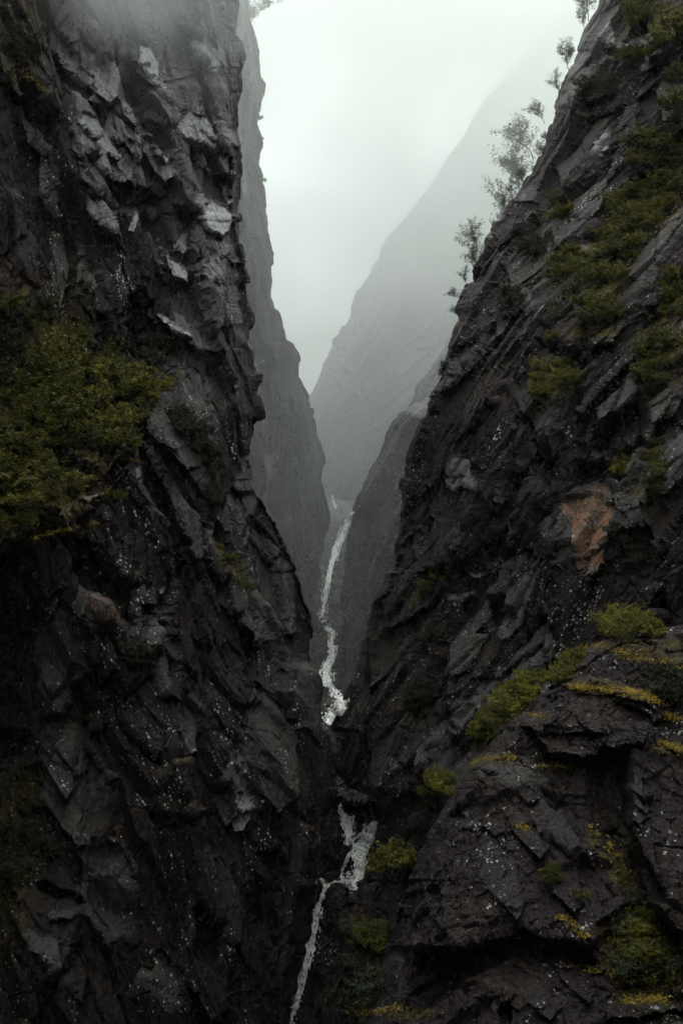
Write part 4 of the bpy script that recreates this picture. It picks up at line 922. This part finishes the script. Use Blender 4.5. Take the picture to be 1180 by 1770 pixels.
# golden moss and grass tufts on the rims: one mass
def tufts(strips):
    cs, dirs = [], []
    for (pts, n, spread) in strips:
        P = np.array(pts, float)
        for _ in range(n):
            i = random.randrange(len(P) - 1); t = random.random(); x, y = P[i] * (1 - t) + P[i + 1] * t
            loc, nor = hit(x + random.gauss(0, spread), y + random.gauss(0, spread * .6))
            if loc is None: continue
            for _ in range(16):
                cs.append(np.array(loc) + np.random.normal(size=3) * np.array([.3, .3, .08]) + [0, -.1, .05])
    cs = np.array(cs); r = np.random.default_rng(3)
    V, Fc = leaves(cs, .11, r, .7)
    o = bpy.data.objects.new('moss', mesh_from('moss', V, Fc, leafG)); COL.objects.link(o)
    tag(o, 'golden moss and grass along the rims of the ledges', 'moss', None, 'stuff')
np.random.seed(5)
tufts([([(40, 935), (80, 925), (130, 910), (170, 905)], 55, 3), ([(130, 828), (160, 822), (185, 850), (170, 862)], 35, 3), ([(215, 792), (250, 800)], 14, 2), ([(225, 735), (245, 712), (262, 704)], 22, 2),
       ([(985, 1186), (1020, 1190), (1070, 1194), (1110, 1198), (1140, 1216)], 110, 4), ([(920, 1236), (945, 1237)], 10, 2), ([(1010, 1112), (1060, 1120), (1100, 1140), (1180, 1150)], 50, 6),
       ([(1140, 1282), (1165, 1288), (1185, 1306)], 26, 3), ([(1140, 1235), (1180, 1245)], 22, 4), ([(800, 1328), (830, 1312), (870, 1308), (900, 1312)], 34, 3), ([(935, 1322), (1000, 1326)], 22, 3),
       ([(968, 1584), (985, 1590), (1010, 1618)], 26, 3), ([(1075, 1728), (1150, 1726)], 30, 4), ([(895, 1422), (912, 1434)], 8, 2), ([(1015, 1425), (1060, 1475), (1100, 1525)], 26, 4),
       ([(372, 945), (400, 990), (436, 1028)], 30, 3), ([(270, 712), (300, 735)], 10, 2), ([(30, 115), (80, 160)], 20, 3), ([(630, 1752), (700, 1740)], 20, 3), ([(970, 1668), (1100, 1690)], 22, 4),
       ([(1015, 400), (1060, 420)], 8, 4), ([(1100, 400), (1140, 390), (1180, 340)], 24, 4), ([(40, 1000), (20, 1080)], 4, 4)])
print('plants', nplants[0])

# ------------------------------------------------------------------ air
def volume_box(name, lo, hi, label):
    V = [(x, y, z) for x in (lo[0], hi[0]) for y in (lo[1], hi[1]) for z in (lo[2], hi[2])]
    Fc = [(0, 1, 3, 2), (4, 6, 7, 5), (0, 4, 5, 1), (2, 3, 7, 6), (0, 2, 6, 4), (1, 5, 7, 3)]
    m, nt, N, L = new_mat(name)
    o = bpy.data.objects.new(name, mesh_from(name, V, Fc, m)); COL.objects.link(o)
    tag(o, label, name.replace('_', ' '), None, 'stuff')
    out = N.new('ShaderNodeOutputMaterial'); pv = N.new('ShaderNodeVolumePrincipled'); L.new(pv.outputs[0], out.inputs['Volume'])
    pv.inputs['Color'].default_value = (.975, .995, .983, 1); pv.inputs['Anisotropy'].default_value = .2
    return o, m, N, L, pv
_, _, _, _, pv = volume_box('haze', (-1700, -1400, -112), (1700, 2400, 760), 'thin even haze filling the gorge')
pv.inputs['Density'].default_value = .00004
# cloud hanging in the gorge beyond the near walls
MIST_D = .0032
_, m, N, L, pv = volume_box('mist', (-260, 236, -80), (640, 1020, 540), 'pale cloud filling the back of the gorge')
geo = N.new('ShaderNodeNewGeometry'); sp = N.new('ShaderNodeSeparateXYZ'); L.new(geo.outputs['Position'], sp.inputs[0])
def mr(x, a, b, lo, hi, smooth=True):
    r = N.new('ShaderNodeMapRange'); r.interpolation_type = 'SMOOTHSTEP' if smooth else 'LINEAR'
    for i, v in enumerate((a, b, lo, hi)): r.inputs[i + 1].default_value = v
    L.new(x, r.inputs[0]); return r.outputs[0]
def mm(a, b, op='MULTIPLY'):
    n = N.new('ShaderNodeMath'); n.operation = op
    for i, v in enumerate((a, b)):
        if isinstance(v, (int, float)): n.inputs[i].default_value = v
        else: L.new(v, n.inputs[i])
    return n.outputs[0]
no = N.new('ShaderNodeTexNoise'); no.inputs['Scale'].default_value = .012; no.inputs['Detail'].default_value = 2; L.new(geo.outputs['Position'], no.inputs['Vector'])
dn = mm(mm(mr(sp.outputs[1], 238, 275, 0, 1), mm(mr(sp.outputs[1], 380, 520, .75, .48), mm(mm(mm(mr(sp.outputs[1], 480, 640, 0, 1), mr(sp.outputs[2], 10, 240, 0, 3.8)), mr(sp.outputs[0], -90, 110, 0.1, 1)), 1, 'ADD'))), mr(sp.outputs[1], 900, 1018, 1, 0))
dn = mm(dn, mr(sp.outputs[2], -40, 150, .21, 1.3, False)); dn = mm(dn, mr(sp.outputs[2], 440, 535, 1, 0))
dn = mm(dn, mr(no.outputs[0], .32, .68, .5, 1.5)); dn = mm(dn, MIST_D); L.new(dn, pv.inputs['Density'])
# wisp drifting across the top of the left wall
_, m, N, L, pv = volume_box('cloud_wisp', (-52, 146, 34), (2, 222, 118), 'thin wisp of cloud drifting across the top of the left wall')
tc = N.new('ShaderNodeTexCoord'); vm = N.new('ShaderNodeVectorMath'); vm.operation = 'SUBTRACT'; L.new(tc.outputs['Generated'], vm.inputs[0]); vm.inputs[1].default_value = (.5, .5, .62)
vl = N.new('ShaderNodeVectorMath'); vl.operation = 'LENGTH'; L.new(vm.outputs[0], vl.inputs[0])
no = N.new('ShaderNodeTexNoise'); no.inputs['Scale'].default_value = .06; no.inputs['Detail'].default_value = 3
geo = N.new('ShaderNodeNewGeometry'); L.new(geo.outputs['Position'], no.inputs['Vector'])
dn = mm(mr(vl.outputs['Value'], .0, .46, 1, 0), mr(no.outputs[0], .35, .7, .0, 1)); dn = mm(dn, .075); L.new(dn, pv.inputs['Density'])

# ------------------------------------------------------------------ sky and light
w = bpy.data.worlds.new('World'); sc.world = w; w.use_nodes = True
N = w.node_tree.nodes; L = w.node_tree.links; N.clear()
out = N.new('ShaderNodeOutputWorld'); bg = N.new('ShaderNodeBackground'); L.new(bg.outputs[0], out.inputs[0])
sky = N.new('ShaderNodeTexSky'); sky.sky_type = 'NISHITA'; sky.sun_disc = False
sky.sun_elevation = math.radians(58); sky.sun_rotation = math.radians(-15); sky.dust_density = 6; sky.air_density = 1.5
hs = N.new('ShaderNodeHueSaturation'); hs.inputs['Saturation'].default_value = .12; L.new(sky.outputs[0], hs.inputs['Color'])
tc = N.new('ShaderNodeTexCoord'); sp = N.new('ShaderNodeSeparateXYZ'); L.new(tc.outputs['Generated'], sp.inputs[0])
cr = N.new('ShaderNodeValToRGB'); e = cr.color_ramp.elements      # overcast: cloud base brightens upwards
e[0].position = 0.0; e[0].color = (.10, .11, .105, 1); e[1].position = .40; e[1].color = (.94, 1.0, .965, 1)
k = cr.color_ramp.elements.new(.12); k.color = (.15, .167, .157, 1)
k = cr.color_ramp.elements.new(.24); k.color = (.69, .75, .72, 1)
L.new(sp.outputs[2], cr.inputs[0])
sc10 = N.new('ShaderNodeVectorMath'); sc10.operation = 'SCALE'; sc10.inputs['Scale'].default_value = 36.0; L.new(cr.outputs[0], sc10.inputs[0])
mx = N.new('ShaderNodeMix'); mx.data_type = 'RGBA'; mx.inputs[0].default_value = .88
L.new(hs.outputs[0], mx.inputs[6]); L.new(sc10.outputs[0], mx.inputs[7]); L.new(mx.outputs[2], bg.inputs[0])
bg.inputs[1].default_value = .1
sun = bpy.data.objects.new('sun', bpy.data.lights.new('sun', 'SUN')); COL.objects.link(sun)
sun.data.energy = .5; sun.data.angle = math.radians(40); sun.data.color = (1, .98, .95)
el, az = math.radians(58), math.radians(-15)
dirv = Vector((math.sin(az) * math.cos(el), math.cos(az) * math.cos(el), math.sin(el)))
sun.rotation_euler = dirv.to_track_quat('Z', 'Y').to_euler()

sc.view_settings.view_transform = 'Standard'; sc.view_settings.look = 'None'
sc.view_settings.exposure = 0.4; sc.view_settings.gamma = 1
cy = sc.cycles
cy.use_denoising = True; cy.max_bounces = 6; cy.diffuse_bounces = 2; cy.glossy_bounces = 2; cy.transmission_bounces = 2
cy.volume_bounces = 4; cy.transparent_max_bounces = 8; cy.volume_step_rate = 4.0; cy.volume_max_steps = 32
cy.use_adaptive_sampling = True; cy.adaptive_threshold = .03; cy.sample_clamp_indirect = 4
